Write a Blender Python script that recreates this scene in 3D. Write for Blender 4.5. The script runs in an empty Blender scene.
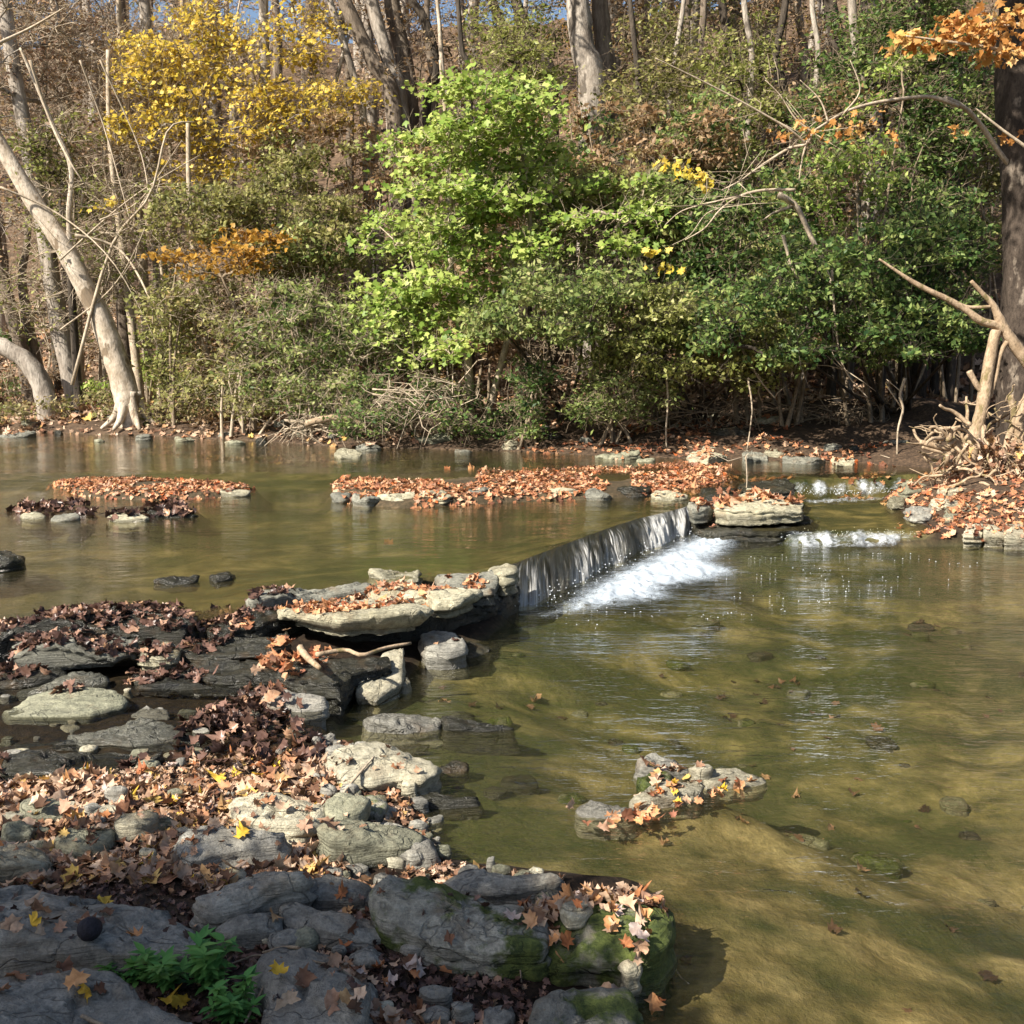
import bpy, math, random
import numpy as np
from mathutils import Vector
from mathutils.bvhtree import BVHTree
random.seed(7); rng = np.random.default_rng(7)
S = bpy.context.scene
COL = S.collection
# ------------------------------------------------------------------ camera maths
F = 1050.0; H = 1.95; PITCH = math.atan(167 / F)
cp, sp = math.cos(PITCH), math.sin(PITCH)
def ray(px, py):
    a = (px - 512) / F; b = (512 - py) / F
    return np.array([a, cp + b * sp, -sp + b * cp])
def P(px, py, z=0.0):
    d = ray(px, py); t = (z - H) / d[2]
    return np.array([d[0] * t, d[1] * t, z])
def D(px, py, Y):
    d = ray(px, py); t = Y / d[1]
    return np.array([d[0] * t, Y, H + d[2] * t])
# ------------------------------------------------------------------ numpy noise
def _h(ix, iy, iz, seed):
    n = (ix * 374761393 + iy * 668265263 + iz * 1442695041 + seed * 974634777) & 0xffffffff
    n = ((n ^ (n >> 13)) * 1274126177) & 0xffffffff
    n = (n ^ (n >> 16)) & 0xffff
    return n / 32767.5 - 1.0
def vn(p, scale=1.0, seed=0):
    q = np.asarray(p, float) * scale
    i = np.floor(q).astype(np.int64); f = q - i; u = f * f * (3 - 2 * f)
    ix, iy, iz = i[..., 0], i[..., 1], i[..., 2]
    r = 0
    for dx in (0, 1):
        wx = u[..., 0] if dx else 1 - u[..., 0]
        for dy in (0, 1):
            wy = u[..., 1] if dy else 1 - u[..., 1]
            for dz in (0, 1):
                wz = u[..., 2] if dz else 1 - u[..., 2]
                r = r + wx * wy * wz * _h(ix + dx, iy + dy, iz + dz, seed)
    return r
def fbm(p, scale=1.0, octv=4, seed=0, gain=.5):
    r = 0; a = 1; s = scale
    for k in range(octv):
        r = r + a * vn(p, s, seed + k * 17); a *= gain; s *= 2.03
    return r
def sstep(a, b, x):
    t = np.clip((x - a) / (b - a), 0, 1); return t * t * (3 - 2 * t)
def sdf(x, y, poly):
    """signed distance, positive inside"""
    poly = np.asarray(poly)[:, :2]; n = len(poly)
    d = np.full(x.shape, 1e9); ins = np.zeros(x.shape, bool)
    for i in range(n):
        a = poly[i]; b = poly[(i + 1) % n]; e = b - a
        t = np.clip(((x - a[0]) * e[0] + (y - a[1]) * e[1]) / max(e @ e, 1e-12), 0, 1)
        d = np.minimum(d, np.hypot(x - a[0] - t * e[0], y - a[1] - t * e[1]))
        if a[1] != b[1]:
            c = ((a[1] > y) != (b[1] > y)) & (x < (b[0] - a[0]) * (y - a[1]) / (b[1] - a[1]) + a[0])
            ins ^= c
    return np.where(ins, d, -d)
# ------------------------------------------------------------------ object helpers
def mesh_np(name, V, faces, mat, smooth=False, uv=None, attrs=None):
    """faces: (n,k) array or list of arrays of different k"""
    if isinstance(faces, np.ndarray): faces = [faces]
    faces = [f for f in faces if len(f)]
    V = np.asarray(V, np.float32)
    me = bpy.data.meshes.new(name)
    me.vertices.add(len(V)); me.vertices.foreach_set('co', V.ravel())
    loops = np.concatenate([f.ravel() for f in faces]).astype(np.int32)
    tot = np.concatenate([np.full(len(f), f.shape[1]) for f in faces]).astype(np.int32)
    st = np.concatenate([[0], np.cumsum(tot)[:-1]]).astype(np.int32)
    me.loops.add(len(loops)); me.loops.foreach_set('vertex_index', loops)
    me.polygons.add(len(tot)); me.polygons.foreach_set('loop_start', st); me.polygons.foreach_set('loop_total', tot)
    if smooth: me.polygons.foreach_set('use_smooth', np.ones(len(tot), bool))
    if attrs:
        for k, v in attrs.items():
            a = me.attributes.new(k, 'FLOAT', 'POINT'); a.data.foreach_set('value', np.asarray(v, np.float32))
    if uv is not None:
        l = me.uv_layers.new(name='UVMap'); l.data.foreach_set('uv', np.asarray(uv, np.float32)[loops].ravel())
    me.update(calc_edges=True); me.validate()
    if mat: me.materials.append(mat)
    return me
def link(name, me, loc=(0, 0, 0), parent=None):
    o = bpy.data.objects.new(name, me); COL.objects.link(o); o.location = loc
    if parent: o.parent = parent
    return o
def tag(o, label=None, cat=None, group=None, kind=None):
    if label: o['label'] = label
    if cat: o['category'] = cat
    if group: o['group'] = group
    if kind: o['kind'] = kind
    return o
def empty(name, loc, label, cat, group=None):
    o = bpy.data.objects.new(name, None); COL.objects.link(o); o.location = loc; o.empty_display_size = .1
    return tag(o, label, cat, group)
# ------------------------------------------------------------------ materials
def newmat(name):
    m = bpy.data.materials.new(name); m.use_nodes = True
    nt = m.node_tree; nt.nodes.clear()
    return m, nt
def N(nt, t, **kw):
    n = nt.nodes.new(t)
    for k, v in kw.items():
        if k.startswith('i_'):
            key = k[2:]; key = int(key) if key.isdigit() else key.replace('_', ' ')
            n.inputs[key].default_value = v
        else: setattr(n, k, v)
    return n
def L(nt, a, b): nt.links.new(a, b)
def ramp(nt, fac, stops, interp='LINEAR'):
    r = N(nt, 'ShaderNodeValToRGB'); cr = r.color_ramp; cr.interpolation = interp
    while len(cr.elements) < len(stops): cr.elements.new(0.5)
    for e, (p, c) in zip(cr.elements, stops):
        e.position = p; e.color = (*c, 1) if len(c) == 3 else c
    L(nt, fac, r.inputs[0]); return r.outputs[0]
def mix(nt, fac, a, b, mode='MIX'):
    m = N(nt, 'ShaderNodeMix', data_type='RGBA', blend_type=mode)
    for s, v in ((m.inputs[0], fac), (m.inputs[6], a), (m.inputs[7], b)):
        if isinstance(v, (int, float)): s.default_value = v
        elif isinstance(v, tuple): s.default_value = (*v, 1) if len(v) == 3 else v
        else: L(nt, v, s)
    return m.outputs[2]
def mth(nt, op, a, b=0.0, clamp=False):
    m = N(nt, 'ShaderNodeMath', operation=op, use_clamp=clamp)
    for s, v in ((m.inputs[0], a), (m.inputs[1], b)):
        if isinstance(v, (int, float)): s.default_value = v
        else: L(nt, v, s)
    return m.outputs[0]
def mrange(nt, v, a, b, c=0., d=1.):
    m = N(nt, 'ShaderNodeMapRange', interpolation_type='SMOOTHSTEP')
    L(nt, v, m.inputs[0]); m.inputs[1].default_value = a; m.inputs[2].default_value = b
    m.inputs[3].default_value = c; m.inputs[4].default_value = d
    return m.outputs[0]
def noise(nt, vec, scale, detail=4, rough=.55, dist=0., out=0, dim='3D'):
    n = N(nt, 'ShaderNodeTexNoise', noise_dimensions=dim); n.inputs['Scale'].default_value = scale
    n.inputs['Detail'].default_value = detail; n.inputs['Roughness'].default_value = rough
    n.inputs['Distortion'].default_value = dist
    if vec is not None: L(nt, vec, n.inputs['Vector'])
    return n.outputs[out]
def mapping(nt, vec, scale=(1, 1, 1), loc=(0, 0, 0), rot=(0, 0, 0)):
    m = N(nt, 'ShaderNodeMapping'); L(nt, vec, m.inputs[0])
    m.inputs['Scale'].default_value = scale; m.inputs['Location'].default_value = loc; m.inputs['Rotation'].default_value = rot
    return m.outputs[0]
def out(nt, sh):
    o = N(nt, 'ShaderNodeOutputMaterial'); L(nt, sh, o.inputs[0])
def principled(nt, col, rough=.8, bump=None, bstr=.5, bdist=.02, spec=.3):
    b = N(nt, 'ShaderNodeBsdfPrincipled')
    if isinstance(col, tuple): b.inputs['Base Color'].default_value = (*col, 1)
    else: L(nt, col, b.inputs['Base Color'])
    if isinstance(rough, (int, float)): b.inputs['Roughness'].default_value = rough
    else: L(nt, rough, b.inputs['Roughness'])
    b.inputs['Specular IOR Level'].default_value = spec
    if bump is not None:
        bn = N(nt, 'ShaderNodeBump'); bn.inputs['Strength'].default_value = bstr; bn.inputs['Distance'].default_value = bdist
        L(nt, bump, bn.inputs['Height']); L(nt, bn.outputs[0], b.inputs['Normal'])
    return b

def rock_mat(name, c1, c2, moss=0.0, wetz=0.05, strata=14.0, mossc=((.03, .045, .01), (.115, .14, .03)), spot=.35):
    m, nt = newmat(name)
    g = N(nt, 'ShaderNodeNewGeometry'); pos = g.outputs['Position']
    oi = N(nt, 'ShaderNodeObjectInfo')
    n1 = noise(nt, pos, 3.5, 6, .62)
    n2 = noise(nt, pos, 26, 6, .7)
    n3 = noise(nt, mapping(nt, pos, (2, 2, strata * 2.2), rot=(.08, .05, 0)), 3.0, 5, .6, .4)
    c = mix(nt, ramp(nt, n1, [(.33, (0, 0, 0)), (.66, (1, 1, 1))]), c1, c2)
    dark = tuple(x * .42 for x in c1)
    c = mix(nt, ramp(nt, n2, [(.36, (.75,) * 3), (.56, (0, 0, 0))]), c, dark)
    c = mix(nt, ramp(nt, n3, [(.30, (.75,) * 3), (.52, (0, 0, 0))]), c, tuple(x * .6 for x in c2))
    # lichen spots and brown stain
    v = noise(nt, pos, 60, 3, .6)
    c = mix(nt, ramp(nt, v, [(.62, (0, 0, 0)), (.72, (spot,) * 3)]), c, (.42, .42, .36))
    st = noise(nt, mapping(nt, pos, loc=(5, 3, 1)), 5.5, 5, .6)
    c = mix(nt, ramp(nt, st, [(.55, (0, 0, 0)), (.72, (.55,) * 3)]), c, (.17, .105, .05))
    # cracks
    cn = noise(nt, mapping(nt, pos, (1, 1.5, 1.2), loc=(9, 2, 3), rot=(.2, .1, .5)), 3.2, 3, .55, .5)
    crack = ramp(nt, cn, [(.488, (1, 1, 1)), (.5, (0, 0, 0)), (.512, (1, 1, 1))])
    fine = noise(nt, pos, 95, 4, .75)
    c = mix(nt, ramp(nt, fine, [(.36, (.5,) * 3), (.55, (0, 0, 0))]), c, dark)
    crk = mth(nt, 'ADD', mth(nt, 'MULTIPLY', crack, .6), .4)
    c = mix(nt, crk, tuple(x * .3 for x in c1), c)
    val = mrange(nt, oi.outputs['Random'], 0, 1, .82, 1.18)
    c = mix(nt, 1.0, c, (1, 1, 1), 'MULTIPLY')
    hs = N(nt, 'ShaderNodeHueSaturation'); L(nt, c, hs.inputs['Color']); L(nt, val, hs.inputs['Value']); c = hs.outputs[0]
    if moss > 0:
        mn = noise(nt, mapping(nt, pos, loc=(2, 7, 0)), 4.5, 6, .65)
        mc = ramp(nt, noise(nt, pos, 30, 5, .7), [(.35, mossc[0]), (.65, mossc[1])])
        mf = ramp(nt, mn, [(.62 - moss * .35, (0, 0, 0)), (.70 - moss * .35, (1, 1, 1))])
        c = mix(nt, mf, c, mc)
    # wet band above the water line
    sx = N(nt, 'ShaderNodeSeparateXYZ'); L(nt, pos, sx.inputs[0])
    wz = mth(nt, 'ADD', sx.outputs[2], mth(nt, 'MULTIPLY', n1, -.05))
    wet = mrange(nt, wz, wetz - .035, wetz + .0, 1, 0)
    c = mix(nt, mth(nt, 'MULTIPLY', wet, .75), c, mix(nt, .5, c, (.03, .03, .018), 'MULTIPLY'))
    h = mth(nt, 'ADD', mth(nt, 'MULTIPLY', n2, .5), mth(nt, 'ADD', mth(nt, 'MULTIPLY', n3, .8), mth(nt, 'ADD', mth(nt, 'MULTIPLY', crack, .25), mth(nt, 'MULTIPLY', fine, .30))))
    rough = mrange(nt, wet, 0, 1, .82, .22)
    out(nt, principled(nt, c, rough, h, 1.0, .022, .35).outputs[0])
    return m

def leaf_mat(name, stops, trans=.35, rough=.6, obj=False, tint=None, vein=False, clump=False):
    m, nt = newmat(name)
    if obj: r = N(nt, 'ShaderNodeObjectInfo').outputs['Random']
    else: r = N(nt, 'ShaderNodeNewGeometry').outputs['Random Per Island']
    if clump:   # neighbouring twigs carry leaves of like colour
        g0 = N(nt, 'ShaderNodeNewGeometry'); lo = noise(nt, g0.outputs['Position'], 1.5, 2, .5)
        r = mth(nt, 'ADD', mth(nt, 'MULTIPLY', r, .62), mth(nt, 'MULTIPLY', mrange(nt, lo, .3, .7), .38))
    c = ramp(nt, r, stops)
    if vein:
        g = N(nt, 'ShaderNodeNewGeometry')
        n = noise(nt, g.outputs['Position'], 45, 4, .6)
        c = mix(nt, ramp(nt, n, [(.38, (.55,) * 3), (.6, (0,) * 3)]), c, mix(nt, .75, c, (.3, .17, .1), 'MULTIPLY'))
    b = principled(nt, c, rough, spec=.18)
    t = N(nt, 'ShaderNodeBsdfTranslucent'); L(nt, mix(nt, .35, c, (1, 1, .6), 'MULTIPLY') if not tint else mix(nt, .6, c, tint), t.inputs[0])
    ms = N(nt, 'ShaderNodeMixShader'); ms.inputs[0].default_value = trans
    L(nt, b.outputs[0], ms.inputs[1]); L(nt, t.outputs[0], ms.inputs[2]); out(nt, ms.outputs[0])
    return m

def bark_mat(name, c1, c2, c3=None, scale=6, stretch=.25, bd=.03, patch=.5):
    m, nt = newmat(name)
    g = N(nt, 'ShaderNodeNewGeometry'); pos = g.outputs['Position']
    mp = mapping(nt, pos, (1, 1, stretch))
    n1 = noise(nt, mp, scale, 6, .65, .3); n2 = noise(nt, mp, scale * 5, 5, .7)
    c = mix(nt, ramp(nt, n1, [(.38, (0, 0, 0)), (.6, (1, 1, 1))]), c1, c2)
    if c3:
        n3 = noise(nt, mapping(nt, pos, (1, 1, .5), loc=(3, 1, 4)), scale * .7, 4, .6)
        c = mix(nt, ramp(nt, n3, [(patch, (0, 0, 0)), (patch + .05, (1, 1, 1))]), c, c3)
    c = mix(nt, ramp(nt, n2, [(.35, (.6,) * 3), (.55, (0,) * 3)]), c, tuple(x * .4 for x in c1))
    h = mth(nt, 'ADD', n1, mth(nt, 'MULTIPLY', n2, .6))
    out(nt, principled(nt, c, .85, h, .8, bd, .2).outputs[0]); return m

def water_mat(name, tint, bump=.35, s1=5.0, s2=19.0, stretch=(1, 1, 1), rot=0, bdist=.02, refl=1.4, murk=.22, mcol=(.15, .135, .06)):
    m, nt = newmat(name)
    g = N(nt, 'ShaderNodeNewGeometry'); pos = g.outputs['Position']
    mp = mapping(nt, pos, stretch, rot=(0, 0, rot))
    a = noise(nt, mp, s1, 2, .5, .2); b = noise(nt, mp, s2, 2, .5, .3); c2 = noise(nt, mp, s2 * 2.3, 2, .55, .2)
    amp = mrange(nt, noise(nt, mapping(nt, pos, (.5, 1.1, 1), loc=(3, 3, 0)), .9, 3, .5), .35, .65, .45, 1.25)
    h = mth(nt, 'ADD', mth(nt, 'MULTIPLY', a, .9), mth(nt, 'ADD', mth(nt, 'MULTIPLY', b, .36), mth(nt, 'MULTIPLY', c2, .15)))
    h = mth(nt, 'MULTIPLY', h, amp)
    bn = N(nt, 'ShaderNodeBump'); bn.inputs['Strength'].default_value = bump; bn.inputs['Distance'].default_value = bdist
    L(nt, h, bn.inputs['Height'])
    fr = N(nt, 'ShaderNodeFresnel'); fr.inputs[0].default_value = 1.34; L(nt, bn.outputs[0], fr.inputs['Normal'])
    tr = N(nt, 'ShaderNodeBsdfTransparent')
    tr.inputs[0].default_value = (*tint, 1)
    gl = N(nt, 'ShaderNodeBsdfGlossy'); gl.inputs['Roughness'].default_value = .035; L(nt, bn.outputs[0], gl.inputs['Normal'])
    ms = N(nt, 'ShaderNodeMixShader'); bf = g.outputs['Backfacing']
    fac = mth(nt, 'ADD', mth(nt, 'MULTIPLY', mth(nt, 'MULTIPLY', fr.outputs[0], refl), mth(nt, 'SUBTRACT', 1.0, bf)), mth(nt, 'MULTIPLY', bf, .05), True)
    mk = N(nt, 'ShaderNodeMixShader'); mk.inputs[0].default_value = murk; df = N(nt, 'ShaderNodeBsdfDiffuse'); df.inputs[0].default_value = (*mcol, 1)
    L(nt, tr.outputs[0], mk.inputs[1]); L(nt, df.outputs[0], mk.inputs[2])
    L(nt, fac, ms.inputs[0]); L(nt, mk.outputs[0], ms.inputs[1]); L(nt, gl.outputs[0], ms.inputs[2])
    sh = ms.outputs[0]
    out(nt, sh); return m

def foam_mat(name, streak=(1, 1), alpha=1.0, scale=9, lo=.38, hi=.62, base=(.78, .84, .9)):
    """white bubbles over water; 'cover' attribute says how much foam lies there"""
    m, nt = newmat(name)
    uv = N(nt, 'ShaderNodeTexCoord').outputs['UV']
    at = N(nt, 'ShaderNodeAttribute', attribute_name='cover')
    mp = mapping(nt, uv, (streak[0], streak[1], 1))
    n = noise(nt, mp, scale, 6, .68, .5); n2 = noise(nt, mp, scale * 4, 4, .7)
    nn = mth(nt, 'ADD', mth(nt, 'MULTIPLY', n, .7), mth(nt, 'MULTIPLY', n2, .3))
    vo = N(nt, 'ShaderNodeTexVoronoi'); vo.inputs['Scale'].default_value = scale * 5
    dv = N(nt, 'ShaderNodeVectorMath', operation='ADD'); L(nt, uv, dv.inputs[0]); L(nt, noise(nt, uv, 6, 4, .6, out=1), dv.inputs[1]); L(nt, dv.outputs[0], vo.inputs['Vector'])
    nn = mth(nt, 'ADD', nn, mth(nt, 'MULTIPLY', mth(nt, 'SUBTRACT', .42, vo.outputs[0]), .45))
    f = mth(nt, 'ADD', nn, mth(nt, 'MULTIPLY', mth(nt, 'SUBTRACT', at.outputs['Fac'], .5), .9))
    f = mrange(nt, f, lo, hi, 0, alpha)
    tr = N(nt, 'ShaderNodeBsdfTransparent')
    b = principled(nt, base, .5, nn, .6, .02, .4)
    ms = N(nt, 'ShaderNodeMixShader'); L(nt, f, ms.inputs[0]); L(nt, tr.outputs[0], ms.inputs[1]); L(nt, b.outputs[0], ms.inputs[2])
    out(nt, ms.outputs[0]); return m

def fall_mat(name):
    m, nt = newmat(name)
    uv = N(nt, 'ShaderNodeTexCoord').outputs['UV']
    at = N(nt, 'ShaderNodeAttribute', attribute_name='cover')
    n = noise(nt, mapping(nt, uv, (70, .8, 1)), 1.0, 3, .6, .2)
    n2 = noise(nt, mapping(nt, uv, (210, 1.6, 1)), 1.0, 4, .65, .2)
    n3 = noise(nt, mapping(nt, uv, (9, 1.2, 1)), 1.0, 3, .5)
    nn = mth(nt, 'ADD', mth(nt, 'MULTIPLY', n, .42), mth(nt, 'ADD', mth(nt, 'MULTIPLY', n2, .58), mth(nt, 'MULTIPLY', n3, .2)))
    f = mth(nt, 'ADD', nn, mth(nt, 'MULTIPLY', mth(nt, 'SUBTRACT', at.outputs['Fac'], .5), .35))
    f = mrange(nt, f, .60, .76, .0, .85)
    bn = N(nt, 'ShaderNodeBump'); bn.inputs['Strength'].default_value = .9; bn.inputs['Distance'].default_value = .03; L(nt, nn, bn.inputs['Height'])
    gl = N(nt, 'ShaderNodeBsdfGlossy'); gl.inputs['Roughness'].default_value = .3; gl.inputs[0].default_value = (.30, .29, .25, 1); L(nt, bn.outputs[0], gl.inputs['Normal'])
    tr = N(nt, 'ShaderNodeBsdfTransparent'); tr.inputs[0].default_value = (.72, .72, .60, 1)
    fr = N(nt, 'ShaderNodeFresnel'); fr.inputs[0].default_value = 1.5; L(nt, bn.outputs[0], fr.inputs['Normal'])
    m1 = N(nt, 'ShaderNodeMixShader'); L(nt, fr.outputs[0], m1.inputs[0]); L(nt, tr.outputs[0], m1.inputs[1]); L(nt, gl.outputs[0], m1.inputs[2])
    wh = principled(nt, (.52, .52, .50), .35, nn, .8, .03, .5)
    m2 = N(nt, 'ShaderNodeMixShader'); L(nt, f, m2.inputs[0]); L(nt, m1.outputs[0], m2.inputs[1]); L(nt, wh.outputs[0], m2.inputs[2])
    out(nt, m2.outputs[0]); return m

M = {}
M['cream'] = rock_mat('cream_limestone', (.40, .36, .25), (.56, .52, .39), wetz=.06)
M['cream_up'] = rock_mat('cream_ledge_stone', (.36, .33, .22), (.54, .50, .36), wetz=.255)
M['grey'] = rock_mat('grey_shale', (.22, .21, .18), (.36, .345, .29), wetz=.05)
M['grey_up'] = rock_mat('grey_ledge_shale', (.17, .17, .14), (.30, .29, .23), wetz=.22)
M['olive'] = rock_mat('olive_shale', (.22, .22, .15), (.34, .33, .23), wetz=.10)
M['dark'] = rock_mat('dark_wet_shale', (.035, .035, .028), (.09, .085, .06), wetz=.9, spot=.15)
M['slate'] = rock_mat('blue_grey_slate', (.25, .235, .20), (.40, .38, .32), wetz=.03)
M['moss'] = rock_mat('mossy_stone', (.20, .20, .15), (.36, .34, .26), moss=.66, wetz=.06)
M['mosslite'] = rock_mat('patchy_mossy_stone', (.22, .21, .17), (.36, .345, .28), moss=.34, wetz=.06)
M['water_low'] = water_mat('pool_water', (.84, .82, .68), 1.0, 7.0, 26, (.45, 1.25, 1), bdist=.019, murk=.05)
M['water_up'] = water_mat('upper_pool_water', (.80, .77, .62), .55, 7, 26, (.42, 1.3, 1), murk=.12, mcol=(.14, .12, .06), bdist=.016)
M['water_ch'] = water_mat('channel_water', (.66, .66, .63), 1.0, 8, 24, (.6, 1.2, 1), bdist=.035, refl=3.2, murk=0.)
M['foam'] = foam_mat('foam', (1.3, 3.0), .9, 6, .25, .86, (.44, .50, .56))
M['rapid'] = foam_mat('rapid_white_water', (1.6, .8), .85, 12, .46, .84, (.62, .66, .70))
M['fall'] = fall_mat('falling_water')
LIT = [(0, (.09, .05, .03)), (.16, (.22, .12, .075)), (.32, (.40, .26, .17)), (.5, (.58, .42, .29)), (.66, (.64, .49, .37)), (.8, (.34, .16, .085)), (.92, (.50, .30, .16)), (1, (.62, .44, .12))]
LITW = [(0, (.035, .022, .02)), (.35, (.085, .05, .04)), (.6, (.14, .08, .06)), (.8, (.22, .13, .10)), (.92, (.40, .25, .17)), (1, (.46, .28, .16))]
ORG = [(0, (.16, .07, .045)), (.2, (.36, .16, .085)), (.45, (.58, .28, .14)), (.65, (.66, .36, .19)), (.8, (.66, .46, .31)), (.9, (.26, .12, .08)), (1, (.60, .17, .05))]
M['litter'] = leaf_mat('leaf_litter', LIT, .15, .7, vein=True)
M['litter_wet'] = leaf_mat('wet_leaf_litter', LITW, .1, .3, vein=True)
M['litter_org'] = leaf_mat('orange_leaf_litter', ORG, .18, .6, vein=True)
def lv(name, a, b): return leaf_mat(name, [(0, a), (1, b)], .15, .6, obj=True, vein=True)
LEAFCOL = {'tan': lv('tan_leaf', (.50, .32, .20), (.60, .42, .29)), 'russet': lv('russet_leaf', (.34, .12, .05), (.44, .19, .08)),
           'brown': lv('brown_leaf', (.13, .06, .035), (.24, .12, .07)), 'yellow': lv('yellow_leaf', (.62, .40, .04), (.70, .48, .08)),
           'orange': lv('orange_leaf', (.54, .26, .11), (.62, .34, .15)), 'pale': lv('pale_leaf', (.52, .42, .36), (.62, .50, .44))}
M['syc'] = bark_mat('pale_sycamore_bark', (.36, .29, .21), (.58, .50, .40), (.20, .15, .10), 5, .5, .02, .60)
M['bark'] = bark_mat('grey_brown_bark', (.13, .10, .075), (.26, .21, .16), None, 7, .22, .04)
M['bark_l'] = bark_mat('light_grey_bark', (.25, .21, .17), (.42, .37, .31), (.12, .10, .08), 5, .3, .03, .58)
M['bark_d'] = bark_mat('dark_bark', (.04, .032, .025), (.10, .08, .06), None, 7, .22, .04)
M['bark_dappled'] = bark_mat('brown_bark_sun_dapples', (.035, .026, .02), (.085, .065, .05), (.22, .18, .14), 5, .45, .04, .60)  # lighter patches paint dappled sunlight onto the dark trunk
M['twig'] = bark_mat('pale_twig_bark', (.34, .27, .19), (.52, .43, .32), None, 12, .5, .005)
M['twig_d'] = bark_mat('brown_twig_bark', (.17, .13, .09), (.32, .25, .17), None, 12, .5, .005)
M['drift'] = bark_mat('bleached_driftwood', (.28, .20, .125), (.44, .33, .22), (.19, .15, .07), 8, .6, .02, .58)
def fol(name, *cols, trans=.4): return leaf_mat(name, [(i / (len(cols) - 1), c) for i, c in enumerate(cols)], trans, .42, clump=True)
M['f_green'] = fol('bright_green_leaves', (.05, .10, .02), (.16, .25, .04), (.28, .37, .08), (.42, .48, .13), (.52, .55, .20))
M['f_mid'] = fol('mid_green_leaves', (.03, .06, .02), (.10, .15, .04), (.21, .27, .08), (.36, .39, .15), (.44, .40, .20))
M['f_dark'] = fol('dark_green_leaves', (.015, .04, .015), (.045, .09, .025), (.11, .18, .05), (.26, .33, .10), (.38, .42, .15))
M['f_olive'] = fol('dull_olive_leaves', (.06, .07, .03), (.15, .155, .05), (.26, .26, .085), (.40, .38, .15), (.42, .30, .15))
M['f_yell'] = fol('yellow_leaves', (.24, .22, .04), (.48, .38, .05), (.68, .49, .07), (.74, .55, .14), (.56, .46, .10))
M['f_orbr'] = fol('orange_brown_leaves', (.24, .11, .03), (.42, .22, .04), (.52, .30, .06), (.30, .20, .06))
M['f_brown'] = fol('dry_brown_leaves', (.10, .055, .025), (.22, .13, .06), (.34, .22, .12), (.46, .33, .21), (.24, .20, .07))
M['f_pink'] = fol('pinkish_tan_leaves', (.24, .14, .09), (.40, .26, .18), (.50, .37, .27), (.30, .22, .10))
M['f_orange'] = fol('orange_leaves', (.34, .13, .04), (.52, .25, .07), (.62, .38, .16), (.62, .46, .10))
M['f_ygreen'] = fol('yellow_green_leaves', (.07, .10, .025), (.20, .23, .06), (.36, .37, .12), (.52, .49, .24))
M['f_grass'] = fol('dry_grass', (.24, .18, .08), (.40, .32, .17), (.20, .22, .06), (.48, .38, .24))
M['f_fern'] = fol('green_plant_leaves', (.05, .14, .04), (.09, .24, .06), (.14, .30, .07), (.10, .22, .06), trans=.3)

def ground_mat():
    m, nt = newmat('stream_bed_and_soil')
    g = N(nt, 'ShaderNodeNewGeometry'); pos = g.outputs['Position']
    sx = N(nt, 'ShaderNodeSeparateXYZ'); L(nt, pos, sx.inputs[0])
    under = N(nt, 'ShaderNodeAttribute', attribute_name='bed').outputs['Fac']
    big = noise(nt, mapping(nt, pos, (.5, 1.0, 1), loc=(1.3, .4, 0)), 1.35, 5, .6, .4)
    med = noise(nt, mapping(nt, pos, (1.0, 1.0, 1)), 3.6, 6, .66, .25)
    fine = noise(nt, pos, 22, 5, .7)
    bed = ramp(nt, med, [(.36, (.06, .05, .022)), (.46, (.15, .115, .055)), (.58, (.27, .21, .115)), (.72, (.38, .31, .18))])
    green = ramp(nt, med, [(.36, (.04, .043, .015)), (.48, (.125, .112, .044)), (.62, (.25, .21, .10))])
    tanf = mrange(nt, mth(nt, 'ADD', sx.outputs[1], mth(nt, 'MULTIPLY', big, 5.0)), 6.2, 9.0, 0, 1)
    bed = mix(nt, tanf, bed, green)
    bed = mix(nt, ramp(nt, big, [(.44, (.9,) * 3), (.58, (0,) * 3)]), bed, (.022, .035, .010))
    bed = mix(nt, ramp(nt, fine, [(.36, (.45,) * 3), (.56, (0,) * 3)]), bed, (.09, .08, .04))
    soil = ramp(nt, fine, [(.3, (.02, .014, .01)), (.5, (.06, .04, .026)), (.7, (.14, .09, .055))])
    hill = ramp(nt, noise(nt, pos, 5, 8, .75), [(.35, (.035, .024, .014)), (.5, (.10, .065, .04)), (.68, (.24, .16, .10))])
    hf = mrange(nt, sx.outputs[1], 17, 24)
    land = mix(nt, hf, soil, hill)
    c = mix(nt, under, land, bed)
    damp = mth(nt, 'MULTIPLY', mrange(nt, sx.outputs[2], .09, .17, 1, 0), mth(nt, 'SUBTRACT', 1.0, under))
    c = mix(nt, damp, c, mix(nt, 1.0, c, (.28, .26, .24), 'MULTIPLY'))
    h = mth(nt, 'ADD', fine, med)
    out(nt, principled(nt, c, .85, h, .6, .03, .2).outputs[0]); return m
M['ground'] = ground_mat()

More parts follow.
